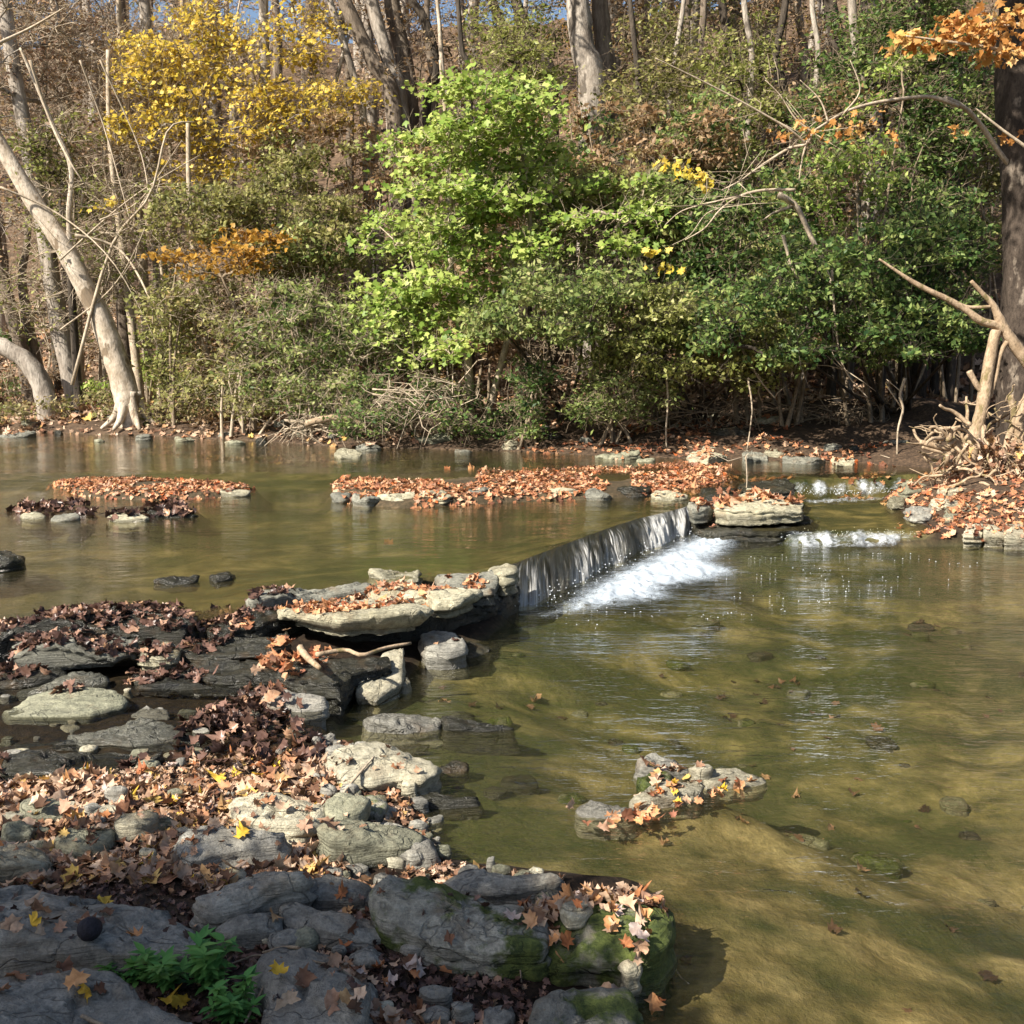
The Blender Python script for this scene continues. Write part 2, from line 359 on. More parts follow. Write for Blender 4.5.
# ------------------------------------------------------------------ terrain
ZU, ZF, ZC, ZM = .24, .33, .122, .12
Lpx = [(640, 1024), (668, 960), (672, 900), (640, 880), (560, 872), (450, 860), (428, 820), (440, 790), (400, 765), (330, 738), (326, 690), (345, 702), (405, 690), (430, 655), (490, 640), (520, 612), (539, 611), (567, 589), (600, 573), (633, 559), (671, 541), (693, 531), (760, 536), (800, 545), (930, 547), (960, 545), (1024, 543), (1100, 548)]
Lp = [P(x, y, 0)[:2] for x, y in Lpx] + [np.array((12, 8.5)), np.array((14, -6)), np.array((.6, -6)), np.array((.42, 1.5))]
Spx = [(-300, 424), (-120, 427), (0, 431), (60, 434), (130, 436), (250, 441), (330, 447), (450, 450), (520, 452), (600, 456), (720, 460), (850, 463), (925, 470)]
Sp = [P(x, y, ZF)[:2] for x, y in Spx] + [P(885, 490, .2)[:2], P(900, 512, .15)[:2], P(935, 535, .1)[:2], P(965, 545, .0)[:2], P(1100, 545, 0)[:2], np.array((12, 9)), np.array((200, 9)), np.array((200, 300)), np.array((-200, 300)), np.array((-200, 24))]
Chp = [P(x, y, .1)[:2] for x, y in [(-160, 668), (0, 668), (130, 672), (190, 662), (325, 664), (330, 735), (240, 752), (190, 768), (0, 792), (-160, 800)]]
Nearpx = [(-400, 640), (-150, 632), (0, 622), (130, 610), (200, 604), (260, 592), (300, 578), (370, 567), (450, 564), (515, 562), (532, 555), (552, 548), (570, 541), (589, 534), (611, 526), (636, 518), (658, 513), (682, 507), (692, 503), (720, 499), (760, 487), (790, 480), (820, 478), (850, 478), (890, 477), (930, 474)]
Near = np.array([P(x, y, ZU if x < 700 else .30)[:2] for x, y in Nearpx])
Up = list(Near) + [P(940, 440, .3)[:2], np.array((30, 30)), np.array((-60, 40)), np.array((-20, 8))]
islands = [  # px outline at z, top height above water
    ([(322, 486), (345, 476), (420, 474), (480, 468), (560, 470), (640, 466), (700, 462), (738, 466), (735, 486), (700, 494), (640, 496), (600, 499), (540, 500), (470, 504), (400, 508), (345, 504)], .26, .06),
    ([(40, 484), (90, 478), (150, 480), (262, 487), (250, 493), (200, 497), (130, 499), (75, 494)], .27, .05),
    ([(0, 508), (60, 503), (130, 505), (200, 503), (195, 516), (120, 522), (60, 516), (0, 515)], .235, .02),
]
isl = [([P(x, y, z)[:2] for x, y in pl], z, h) for pl, z, h in islands]
stripY = 12.6
def wlevel(x, y):
    """height of the upper pool: two quiet reaches with a riffle between"""
    t = sstep(12.2, 13.4, y)
    return ZU + (ZF - ZU) * t
Mp = [P(x, y, .12)[:2] for x, y in [(772, 494), (905, 493), (938, 533), (760, 533)]]
Fc1 = [P(x, y, .25)[:2] for x, y in [(768, 482), (908, 477)]] + [P(x, y, .1)[:2] for x, y in [(916, 496), (763, 502)]]
Ic = P(668, 792, 0)
Fb = [P(x, y, ZU)[:2] for x, y in [(515, 562), (532, 555), (552, 548), (570, 541), (589, 534), (611, 526), (636, 518), (658, 513), (682, 507), (692, 505)]] + [P(x, y, 0)[:2] for x, y in [(700, 532), (671, 546), (633, 563), (600, 577), (567, 593), (539, 614), (505, 618)]]
def height(x, y, full=False):
    p = np.stack([x, y, np.zeros_like(x)], -1)
    dL = sdf(x, y, Lp); dS = sdf(x, y, Sp); dC = sdf(x, y, Chp); dU = sdf(x, y, Up)
    nz = fbm(p, 1.3, 4, 3)
    bank = .055 + .10 * sstep(0, 1.2, -dL) + .10 * sstep(2.8, 1.6, y) + .025 * nz + .012 * vn(p, 9, 5)
    h = bank
    # channel
    ch = ZC - .045 + .03 * fbm(p, 3.2, 3, 8)
    h = h * (1 - sstep(-.12, .1, dC)) + ch * sstep(-.12, .1, dC)
    # upper bed
    ub = wlevel(x, y) - .05 - .16 * sstep(0, 1.2, dU) + .03 * nz
    wu = sstep(-.35, .0, dU)
    h = h * (1 - wu) + ub * wu
    for pl, z, hh in isl:
        d = sdf(x, y, pl)
        k = sstep(-.15, .18, d)
        h = h * (1 - k) + (z + hh * .75 + .02 * nz) * k
    dM = sdf(x, y, Mp); k = sstep(-.1, .1, dM); h = h * (1 - k) + (.05 + .02 * nz) * k
    # lower pool
    lb = -.05 - .32 * sstep(0, 1.7, dL) + .07 * nz * sstep(.2, 1, dL) + .03 * np.maximum(vn(p, 4.5, 31), 0) * sstep(.1, .5, dL)
    kk = np.exp(-((x - Ic[0]) / .55) ** 2 - ((y - Ic[1]) / .30) ** 2); lb = lb * (1 - kk) - .05 * kk
    wl = sstep(-.10, .06, dL)
    h = h * (1 - wl) + lb * wl
    kf = sstep(-.10, .02, sdf(x, y, Fb)); h = h * (1 - kf) + np.minimum(h, -.3) * kf
    kg = sstep(-.12, .02, sdf(x, y, Fc1)); h = h * (1 - kg) + np.minimum(h, .0) * kg
    # far bank and hillside
    d = dS
    fb = wlevel(x, y) * 0 + .12 + .22 * sstep(12, 15, y) + .10 * sstep(0, .5, d) + .14 * np.clip(d - .3, 0, 4) + .52 * np.clip(d - 4, 0, 32) * sstep(4, 12, d) + .10 * nz * sstep(0, 1, d) + .5 * vn(p, .25, 9) * sstep(3, 8, d)
    ws = sstep(-.12, .05, d)
    h = h * (1 - ws) + fb * ws
    wu = wu * (1 - sstep(-.25, .0, dC))
    bedm = np.maximum(wl, np.maximum(wu, np.maximum(sstep(-.05, .05, dC) * .18, sstep(-.1, .05, dM)))) * (1 - ws)
    for pl, z, hh in isl: bedm = bedm * (1 - .8 * sstep(-.1, .1, sdf(x, y, pl)))
    if full: return h, bedm
    return h
def axis(lo, hi, inner_lo, inner_hi, step, grow):
    a = list(np.arange(inner_lo, inner_hi, step)); s = step; v = a[-1]
    while v < hi: s *= grow; v += s; a.append(v)
    s = step; v = a[0]; b = []
    while v > lo: s *= grow; v -= s; b.append(v)
    return np.array(b[::-1] + a)
gx = axis(-160, 160, -6.5, 6.5, .06, 1.06); gy = axis(-60, 260, 1.5, 16.0, .05, 1.05)
X, Yg = np.meshgrid(gx, gy); Z, BM = height(X, Yg, True)
nx, ny = len(gx), len(gy)
def gridfaces(nu, nv):
    i = np.arange(nv - 1)[:, None] * nu + np.arange(nu - 1)[None]
    i = i.ravel(); return np.stack([i, i + 1, i + nu + 1, i + nu], -1)
V = np.stack([X.ravel(), Yg.ravel(), Z.ravel()], -1)
GF = gridfaces(nx, ny)
ground = link('ground', mesh_np('ground', V, GF, M['ground'], True, attrs={'bed': BM.ravel()}))
tag(ground, 'brown stream bed, muddy bank and leafy hillside', kind='structure')
bvhV = [V]; bvhF = [GF]
def gz(x, y): return float(height(np.array([x]), np.array([y]))[0])

# ------------------------------------------------------------------ water
def resample(pl, n):
    pl = np.asarray(pl, float); d = np.r_[0, np.cumsum(np.linalg.norm(np.diff(pl, axis=0), axis=1))]
    t = np.linspace(0, d[-1], n); return np.stack([np.interp(t, d, pl[:, k]) for k in range(pl.shape[1])], -1)
# lower pool
lx = np.array([-3.0, 14.0]); 
lowme = mesh_np('pool', [(-1.6, -6, 0), (30, -6, 0), (30, 11.6, 0), (-1.6, 11.6, 0)], np.array([[0, 1, 2, 3]]), M['water_low'])
tag(link('lower_pool', lowme), 'clear olive water of the lower pool', kind='structure')
# upper pool ruled sheet
Near2 = np.array([P(x, y + (14 if x < 420 else 9 if x < 500 else 0), ZU if x < 700 else .30)[:2] for x, y in Nearpx])
A = resample(Near2, 220)
B = resample(np.array([(-30, 27), (-6, 27), (12, 22)], float), 220)
tt = np.linspace(0, 1, 260) ** 1.6
UV_ = A[None] * (1 - tt)[:, None, None] + B[None] * tt[:, None, None]
zz = wlevel(UV_[..., 0], UV_[..., 1]); 
pp = np.stack([UV_[..., 0], UV_[..., 1], zz * 0], -1)
rif = np.exp(-((UV_[..., 1] - 12.8) / .6) ** 2)
zz = zz + (.012 * fbm(pp, 4, 3, 4)) * rif - .012 * np.exp(-(tt / .02)[:, None] ** 2)
right = (A[:, 0] > P(700, 503, .27)[0])
zz[:, right] = np.maximum(zz[:, right], .30)
VV = np.stack([UV_[..., 0].ravel(), UV_[..., 1].ravel(), zz.ravel()], -1)
tag(link('upper_pool', mesh_np('upper_pool', VV, gridfaces(220, 260), M['water_up'], True)), 'still brown-green water of the upper pool', kind='structure')
zA = zz[0]
# channel and side pool
def sheet(name, pl, z, mat, label, kind='structure'):
    pl = np.asarray(pl); V = np.c_[pl[:, :2], np.full(len(pl), z)]
    return tag(link(name, mesh_np(name, V, np.arange(len(pl))[None], mat)), label, kind=kind)
sheet('channel_water', [P(x, y, ZC)[:2] for x, y in [(-200, 655), (120, 655), (335, 660), (322, 700), (322, 735), (240, 760), (190, 776), (0, 800), (-200, 815)]], ZC, M['water_ch'], 'shallow dark water running between the ledge slabs')
sheet('side_pool', [P(x, y, ZM)[:2] for x, y in [(770, 491), (915, 491), (945, 531), (752, 531)]], ZM, M['water_up'], 'small middle pool between the two rapids')
def ruled(name, A, B, nu, nv, mat, prof, cover, jitter=.0, seed=0):
    A = resample(A, nu); B = resample(B, nu); t = np.linspace(0, 1, nv)
    h, z = prof(t)     # horizontal and vertical progress
    G = np.zeros((nv, nu, 3)); G[..., :2] = A[None, :, :2] * (1 - h)[:, None, None] + B[None, :, :2] * h[:, None, None]
    G[..., 2] = A[None, :, 2] * (1 - z)[:, None] + B[None, :, 2] * z[:, None]
    dist = np.r_[0, np.cumsum(np.linalg.norm(np.diff(A[:, :2], axis=0), axis=1))]
    q = np.stack([np.broadcast_to(dist, (nv, nu)) * 7, np.broadcast_to((t * 1.2)[:, None], (nv, nu)), np.zeros((nv, nu))], -1)
    rid = fbm(q, 1.0, 3, seed) * jitter * (np.sin(np.pi * np.clip(t, 0, 1)) ** .7)[:, None]
    dirn = B - A; dirn = dirn[:, :2] / np.maximum(np.linalg.norm(dirn[:, :2], axis=1), 1e-6)[:, None]
    G[..., :2] += dirn[None] * rid[..., None]; G[..., 2] += rid * .6
    uv = np.stack([np.broadcast_to(dist, (nv, nu)), np.broadcast_to(t[:, None], (nv, nu))], -1).reshape(-1, 2)
    cv = cover(np.broadcast_to(dist / dist[-1], (nv, nu)), np.broadcast_to(t[:, None], (nv, nu))).ravel()
    return link(name, mesh_np(name, G.reshape(-1, 3), gridfaces(nu, nv), mat, True, uv=uv, attrs={'cover': cv}))
i0 = int(np.argmin(np.linalg.norm(A - P(508, 563, ZU)[:2], axis=1))); i1 = int(np.argmin(np.linalg.norm(A - P(693, 503, ZU)[:2], axis=1)))
Abr = np.c_[A[i0:i1 + 1], zA[i0:i1 + 1]]
Bbr = np.array([P(x, y, -.02) for x, y in [(500, 618), (518, 613), (539, 611), (567, 590), (600, 574), (633, 560), (671, 543), (696, 531)]])
_d = np.c_[Bbr[:, :2] * 4.5, np.zeros(len(Bbr))]
Bbr2 = resample(Bbr, 60); _n = fbm(np.c_[Bbr2[:, :2] * 1.0, np.zeros(60)], 3.5, 3, 61); Bbr2[:, 0] += .05 * _n; Bbr2[:, 1] -= .05 * _n
wf = ruled('waterfall', Abr, Bbr2, 300, 30, M['fall'], lambda t: (t ** .8, t ** 1.9), lambda u, t: .28 + .42 * t + .45 * sstep(.5, 1, u) + .3 * np.sin(u * 23) * np.sin(u * 7.1), .075, 5)
tag(wf, 'long low waterfall sheeting over the curved rock ledge', 'waterfall')
# dark rock face behind the falling water
Ab = Abr.copy(); Ab[:, 2] -= .05; dv = (Bbr[-1] - Bbr[0]); nrm = np.array([-dv[1], dv[0]]); nrm /= np.linalg.norm(nrm)
Ab[:, :2] += nrm * .03; Bb = resample(Bbr, len(Ab)).copy(); Bb[:, :2] += nrm * .10; Bb[:, 2] = -.3
lf = ruled('ledge_face', Ab, Bb, 200, 20, M['dark'], lambda t: (t ** .8, t ** 1.9), lambda u, t: u * 0, .06, 9)
tag(lf, 'dark wet rock ledge behind the falling water', kind='structure')
# rapids on the right
r1 = ruled('rapid', np.array([P(x, y, .31) for x, y in [(775, 481), (800, 479), (840, 478), (875, 477), (905, 476)]]),
           np.array([P(x, y, ZM - .01) for x, y in [(765, 501), (800, 501), (845, 500), (880, 499), (915, 497)]]), 130, 24, M['rapid'], lambda t: (t, t ** 1.2), lambda u, t: .22 + .42 * np.sin(np.pi * t) + .22 * np.sin(u * 31) * np.sin(u * 11 + 1) * sstep(0, .12, u) * sstep(1, .85, u), .10, 3)
tag(r1, 'small white rapid farther upstream beside the leaf bar', 'rapid')
r2 = ruled('rapid', np.array([P(x, y, ZM + .005) for x, y in [(745, 531), (790, 530), (840, 529), (890, 528), (930, 530)]]),
           np.array([P(x, y, 0.0) for x, y in [(745, 548), (790, 549), (840, 549), (890, 548), (930, 546)]]), 110, 24, M['rapid'], lambda t: (t, t ** 1.1), lambda u, t: .26 + .16 * np.sin(u * 27) * np.sin(u * 9) + .48 * (np.sin(np.pi * t) ** .6) * sstep(0.05, .35, u) * sstep(1, .85, u), .10, 7)
tag(r2, 'wider white rapid tumbling into the lower pool at right', 'rapid')
def foam_sheet(name, pl_px, z, label, fall, res=150, pw=1.0, dens=1.0, mat='foam'):
    pl = np.array([P(x, y, z)[:2] for x, y in pl_px])
    lo, hi = pl.min(0) - .1, pl.max(0) + .1
    n1 = res; n2 = res
    xx, yy = np.meshgrid(np.linspace(lo[0], hi[0], n1), np.linspace(lo[1], hi[1], n2))
    d = sdf(xx, yy, pl); cv = np.clip(d / fall, 0, 1) * dens
    p = np.stack([xx, yy, xx * 0], -1)
    z_ = z + .004 + .030 * np.clip(d / fall, 0, 1) * np.maximum(.4 + fbm(p, 13, 4, 2), 0)
    idx = gridfaces(n1, n2); keep = (d.ravel()[idx] > -.02).any(1)
    uv = np.stack([xx.ravel(), yy.ravel()], -1)
    me = mesh_np(name, np.stack([xx, yy, z_], -1).reshape(-1, 3), idx[keep], M[mat], True, uv=uv, attrs={'cover': cv.ravel()})
    return tag(link(name, me), label, kind='stuff')
foam_sheet('foam', [(512, 618), (539, 607), (567, 585), (600, 569), (633, 555), (671, 538), (693, 527), (725, 531), (755, 540), (750, 552), (735, 562), (765, 574), (730, 584), (690, 592), (700, 602), (640, 610), (590, 618), (540, 624)], .0, 'bluish white foam spreading below the waterfall', .42)
foam_sheet('foam', [(770, 541), (860, 538), (950, 540), (945, 548), (880, 553), (800, 553), (740, 549)], .0, 'white foam below the right-hand rapid', .30, dens=.62, mat='rapid')
foam_sheet('foam', [(768, 498), (860, 496), (918, 494), (910, 503), (840, 508), (775, 506)], ZM, 'white foam below the upstream rapid', .35, dens=.6, mat='rapid')
def splash(n, line, z, spread, label):
    pts = resample(line, n); V = []; Fc = []
    c = pts + rng.normal(0, 1, (n, 3)) * np.array([spread, spread, 0]); c[:, 2] = z + np.abs(rng.normal(0, 1, n)) * .035 + .01
    r = rng.uniform(.002, .0065, n)
    o8 = np.array([(1, 0, 0), (-1, 0, 0), (0, 1, 0), (0, -1, 0), (0, 0, 1), (0, 0, -1)], float)
    f8 = np.array([(0, 2, 4), (2, 1, 4), (1, 3, 4), (3, 0, 4), (2, 0, 5), (1, 2, 5), (3, 1, 5), (0, 3, 5)])
    V = (c[:, None] + o8[None] * r[:, None, None]).reshape(-1, 3)
    Fc = (f8[None] + (np.arange(n) * 6)[:, None, None]).reshape(-1, 3)
    m_ = bpy.data.materials.get('water_droplets')
    if not m_:
        m_, nt = newmat('water_droplets'); out(nt, principled(nt, (.8, .85, .9), .15, spec=.6).outputs[0])
    tag(link('splash_droplets', mesh_np('splash', V, Fc, m_, True)), label, kind='stuff')
splash(260, Bbr, 0, .08, 'spray of droplets along the foot of the waterfall')
splash(260, np.array([P(x, y, 0) for x, y in [(770, 540), (860, 538), (950, 540)]]), .01, .07, 'droplets thrown up by the right-hand rapid')
splash(220, np.array([P(x, y, ZM) for x, y in [(770, 497), (850, 496), (915, 494)]]), .14, .07, 'droplets thrown up by the upstream rapid')

pq = np.array([P(x, y, 0)[:2] for x, y in [(545, 612), (600, 578), (700, 560), (800, 552), (980, 552), (1000, 575), (860, 600), (700, 625), (580, 632)]])
Qs = rng.uniform(pq.min(0), pq.max(0), (2600, 2)); Qs = Qs[sdf(Qs[:, 0], Qs[:, 1], pq) > 0]
Qs = Qs[vn(np.c_[Qs * np.array([1, 2.2]), np.zeros(len(Qs))], 2.2, 12) > -.05][:190]
o8 = np.array([(1, 0, 0), (0, 1, 0), (-1, 0, 0), (0, -1, 0), (0, 0, .7)], float); f8 = np.array([(0, 1, 4), (1, 2, 4), (2, 3, 4), (3, 0, 4)])
rb = rng.uniform(.002, .006, len(Qs))
Vb = (np.c_[Qs, np.full(len(Qs), .001)][:, None] + o8[None] * rb[:, None, None]).reshape(-1, 3)
tag(link('foam_bubbles', mesh_np('foam_bubbles', Vb, (f8[None] + (np.arange(len(Qs)) * 5)[:, None, None]).reshape(-1, 3), bpy.data.materials['water_droplets'], True)), 'white bubbles drifting away over the lower pool', kind='stuff')

# ------------------------------------------------------------------ rocks
rockn = [0]
def rock(label, outline, zt, th, mat, dome=.015, tilt=(0, 0), rough=.012, taper=.0, name='rock', group=None, world=False, undercut=0.0, collide=True, vis=.74):
    rockn[0] += 1; seed = rockn[0] * 13
    if not world:
        ym = min(y for _, y in outline); outline = [(x, ym + (y - ym) * vis) for x, y in outline]
    if not world and zt < .17 and not any(k in label for k in ('islet', 'yellowish', 'speckled', 'round white', 'fragment', 'round-backed')) and max(y for _, y in outline) > 560: th = max(th, zt + .40)
    pl = np.array(outline, float)[:, :2] if world else np.array([P(x, y, zt)[:2] for x, y in outline])
    per = np.linalg.norm(np.roll(pl, -1, 0) - pl, axis=1).sum()
    n = int(np.clip(per / .022, 28, 170)); n_top = int(np.clip(per / .14, 5, 20)); n_side = int(np.clip(th / .012, 5, 34))
    ring = resample(np.r_[pl, pl[:1]], n + 1)[:-1]
    k = max(1, n // 90)
    for _ in range(k): ring = .5 * ring + .25 * (np.roll(ring, 1, 0) + np.roll(ring, -1, 0))
    sz0 = math.sqrt(abs(np.sum(ring[:, 0] * np.roll(ring[:, 1], -1) - ring[:, 1] * np.roll(ring[:, 0], -1)) / 2) + 1e-6)
    jag = vn(np.c_[ring * 4.5 / max(sz0, .05) * .35, np.zeros(n)], 1, seed) ; jag = np.round(jag * 3) / 3 * .04 + .02 * vn(np.c_[ring * 14, np.zeros(n)], 1, seed + 2)
    c_ = ring.mean(0); ring = c_ + (ring - c_) * (1 + jag)[:, None]
    c = ring.mean(0); rel = ring - c
    size = math.sqrt(abs(np.sum(rel[:, 0] * np.roll(rel[:, 1], -1) - rel[:, 1] * np.roll(rel[:, 0], -1)) / 2))
    er = min(.012, th * .15, size * .05)
    V = [np.array([[0, 0, 0.]])]; kinds = []
    for s in np.linspace(0, 1, n_top + 1)[1:]:
        s = s ** .75; e = er / (size * .6)
        s_ = s * (1 - .5 * e)
        V.append(np.c_[rel * s_, np.full(n, dome * (1 - s * s) - er * .35 * sstep(.88, 1, np.array(s)))])
    for q in np.linspace(0, 1, n_side + 1)[1:]:
        zoff = -er * .35 - q * th
        p3 = np.c_[ring, np.full(n, zoff * 9)]
        lay = vn(np.c_[ring * .9, np.full(n, np.floor(zoff / .022) * 1.7)], 1.0, seed); st = .024 * (np.round(lay * 3) / 3 * .8 + lay * .2) * min(1, size / .3) + .010 * vn(np.c_[ring * 8, np.full(n, zoff * 60)], 1, seed + 3)
        sc = 1 - taper * q - undercut * sstep(0.35, .8, np.array(q))
        un = rel / np.maximum(np.linalg.norm(rel, axis=1), 1e-6)[:, None]
        bulge = er * .5 * math.sin(math.pi * min(1, q * 1.5)) 
        V.append(np.c_[rel * sc + un * (st + bulge)[:, None], np.full(n, zoff)])
    V.append(np.array([[0, 0, -th - er * .35]]))
    V = np.concatenate(V); W = V + np.r_[c, 0]
    dz = rough * fbm(W, 5, 4, seed) + rough * 1.2 * vn(W, 2.0, seed + 5)
    stp = fbm(W, 2.2, 3, seed + 9); ter = np.floor(stp * 3.2) / 3.2
    tn = vn(np.c_[W[:, :2] * np.array([.7, 1.1]), np.zeros(len(W))], 1.6 / max(size, .15), seed + 21)
    V[:, 2] += (dz * .4 + rough * 2.0 * ter + .5 * rough * vn(W, 24, seed + 7) + .3 * rough * vn(W, 55, seed + 8) + min(.045 * min(size, .5), rough * 1.6) * np.round(tn * 3.2) * (V[:, 2] > -min(th * .5, .07))) + tilt[0] * V[:, 0] + tilt[1] * V[:, 1]
    V[:, 0] += rough * .8 * fbm(W + 31, 8, 3, seed); V[:, 1] += rough * .8 * fbm(W + 57, 8, 3, seed)
    nr = n_top + n_side
    i = np.arange(n); j = (i + 1) % n; fs = []
    tri = [np.stack([np.zeros(n, int), 1 + i, 1 + j], -1)]
    for r in range(nr - 1):
        a = 1 + r * n
        fs.append(np.stack([a + i, a + n + i, a + n + j, a + j], -1))
    a = 1 + (nr - 1) * n
    tri.append(np.stack([a + j, a + i, np.full(n, len(V) - 1)], -1))
    # orientation
    ar = np.sum(rel[:, 0] * np.roll(rel[:, 1], -1) - rel[:, 1] * np.roll(rel[:, 0], -1))
    T = np.concatenate(tri); Q = np.concatenate(fs)
    if ar < 0: T = T[:, ::-1]; Q = Q[:, ::-1]
    me = mesh_np(name, V + np.array([0, 0, th]), [T, Q], M[mat] if isinstance(mat, str) else mat, size < .12)
    o = link(name, me, (c[0], c[1], zt - th)); tag(o, label, 'rock', group)
    # sharpen
    if collide:
        bvhV.append(V + np.array([c[0], c[1], zt])); bvhF.append(np.concatenate([T, Q[:, [0, 1, 2]], Q[:, [0, 2, 3]]]))
    return o
R = rock
# --- ledge between the pools
R('long pale ledge slab covered with leaves, overhanging the dark recess', [(277, 612), (300, 602), (345, 594), (385, 596), (420, 606), (431, 617), (428, 624), (415, 629), (380, 632), (340, 634), (316, 628), (279, 620)], .31, .085, 'cream_up', .01, undercut=.22)
R('pale ledge slab with a blunt right end, next to the block at the waterfall', [(370, 590), (400, 583), (450, 581), (478, 586), (481, 592), (476, 600), (452, 608), (432, 609), (427, 600), (395, 604), (375, 600)], .315, .12, 'cream_up', .012, undercut=.15)
R('grey slab behind the pale ledge slabs', [(435, 573), (465, 570), (492, 573), (497, 582), (490, 592), (470, 590), (440, 583)], .30, .13, 'grey_up', .01)
R('rounded cream block at the left end of the waterfall', [(488, 568), (497, 563), (514, 564), (518, 571), (516, 577), (504, 580), (492, 577)], .325, .15, 'cream_up', .01)
R('flat pale stone just awash behind the ledge', [(370, 569), (395, 567), (421, 570), (418, 577), (390, 579), (368, 576)], .262, .08, 'cream_up', .004)
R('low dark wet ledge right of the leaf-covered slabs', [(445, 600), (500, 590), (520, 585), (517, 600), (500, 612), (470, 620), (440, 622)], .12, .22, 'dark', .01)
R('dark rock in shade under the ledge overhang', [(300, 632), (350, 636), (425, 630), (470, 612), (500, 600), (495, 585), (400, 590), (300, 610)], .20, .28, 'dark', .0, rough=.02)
R('grey rock at the foot of the ledge', [(421, 642), (432, 634), (452, 636), (466, 650), (468, 658), (450, 662), (425, 660)], .10, .2, 'grey', .02, tilt=(-.12, .05))
R('submerged dark rock beside the foot of the ledge', [(455, 640), (485, 636), (500, 642), (490, 660), (465, 668)], .0, .2, 'dark', .02)
R('sloping cream rock leaning against the dark ledge', [(352, 676), (372, 662), (395, 652), (404, 655), (404, 668), (398, 682), (378, 692), (356, 690)], .11, .22, 'cream', .01, tilt=(.10, .06), rough=.008, vis=.9)
R('small round white stone beside the sloping cream rock', [(399, 678), (404, 673), (410, 675), (411, 683), (406, 687), (400, 686)], .06, .1, 'cream', .02)
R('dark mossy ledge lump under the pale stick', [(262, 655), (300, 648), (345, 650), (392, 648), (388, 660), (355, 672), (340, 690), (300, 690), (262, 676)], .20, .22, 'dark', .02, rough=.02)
R('square-edged grey block beside the lower pool', [(262, 692), (280, 688), (305, 695), (326, 699), (327, 706), (300, 712), (270, 708)], .16, .2, 'slate', .005, tilt=(.02, 0))
R('long low rock with a dark wet tail, just above the pool surface', [(361, 718), (380, 711), (425, 713), (444, 718), (440, 726), (400, 731), (366, 728)], .045, .15, 'grey', .012)
R('dark wet tail of stone barely awash in the pool', [(438, 722), (470, 720), (508, 724), (518, 729), (490, 733), (445, 733)], .012, .12, 'dark', .01)
R('small dark submerged stone near the bank', [(388, 741), (410, 737), (430, 741), (415, 746), (392, 746)], .005, .1, 'dark', .006)
# --- left ledge
R('long grey slab at left with a dark overhang', [(12, 652), (35, 642), (80, 640), (120, 634), (137, 636), (134, 646), (115, 654), (60, 658), (16, 660)], .27, .10, 'grey_up', .01, undercut=.1)
R('small pale block beside the long grey slab', [(137, 650), (148, 646), (172, 645), (182, 650), (178, 658), (160, 662), (140, 660)], .21, .10, 'cream_up', .006)
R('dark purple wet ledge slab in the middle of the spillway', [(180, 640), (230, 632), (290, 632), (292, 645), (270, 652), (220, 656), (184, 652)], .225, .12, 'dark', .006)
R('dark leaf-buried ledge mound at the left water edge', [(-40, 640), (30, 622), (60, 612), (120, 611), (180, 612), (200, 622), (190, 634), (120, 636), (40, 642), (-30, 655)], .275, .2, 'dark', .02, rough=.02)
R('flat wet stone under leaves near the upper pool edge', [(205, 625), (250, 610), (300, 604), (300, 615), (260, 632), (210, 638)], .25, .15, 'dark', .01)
R('wet stone hidden among dark leaves below the flat pale stone', [(250, 605), (310, 590), (370, 583), (380, 592), (300, 603), (255, 614)], .262, .1, 'grey_up', .01)
R('large flat olive slab in the side channel', [(0, 716), (30, 700), (70, 690), (115, 692), (128, 700), (124, 712), (90, 722), (40, 724), (4, 724)], .135, .12, 'olive', .0, rough=.005)
R('long thin slab behind the flat olive slab', [(15, 690), (60, 678), (110, 674), (112, 682), (70, 690), (20, 698)], .14, .08, 'grey_up', .006)
R('small dark blue-grey stone at the end of the olive slab', [(127, 709), (148, 703), (170, 706), (172, 713), (155, 719), (130, 718)], .14, .09, 'slate', .01)
R('flat wet stone glinting in the channel', [(180, 722), (200, 715), (222, 716), (216, 724), (190, 728)], .118, .06, 'slate', .003)
R('low stone at the channel outlet', [(215, 712), (240, 704), (262, 706), (262, 716), (235, 722)], .13, .08, 'grey', .01)
R('dark wet stone awash in the lower channel', [(10, 742), (60, 735), (110, 738), (90, 750), (30, 752)], .115, .08, 'dark', .004)
R('dark mossy boulder cut off at the left edge', [(-40, 556), (-15, 548), (8, 546), (22, 552), (24, 560), (8, 566), (-40, 570)], .33, .22, 'dark', .03)
R('low dark stone breaking the upper pool', [(152, 582), (175, 578), (198, 577), (196, 582), (170, 585)], .26, .06, 'dark', .008)
R('dark stone nub in the upper pool', [(210, 576), (225, 573), (236, 574), (232, 578), (214, 580)], .27, .07, 'dark', .01)
R('low dark wet slab stepping down left of the leaf heap', [(130, 676), (170, 664), (230, 664), (262, 672), (250, 688), (190, 692), (140, 690)], .15, .2, 'dark', .004)
R('flat wet slab in front of the purple ledge slab', [(180, 668), (240, 658), (300, 660), (318, 672), (280, 684), (210, 684)], .165, .2, 'dark', .004)
R('flat dark slab at the lower lip of the channel', [(-20, 762), (40, 752), (110, 750), (170, 756), (150, 770), (60, 780), (-20, 782)], .135, .15, 'dark', .003)
R('long grey ledge slab between the channel and the leaf bank', [(60, 740), (120, 728), (190, 728), (210, 738), (150, 750), (80, 752)], .128, .12, 'grey_up', .003)
R('thin dark slab at the left edge of the channel', [(-30, 678), (10, 668), (60, 668), (70, 678), (20, 688), (-30, 690)], .15, .12, 'dark', .003)
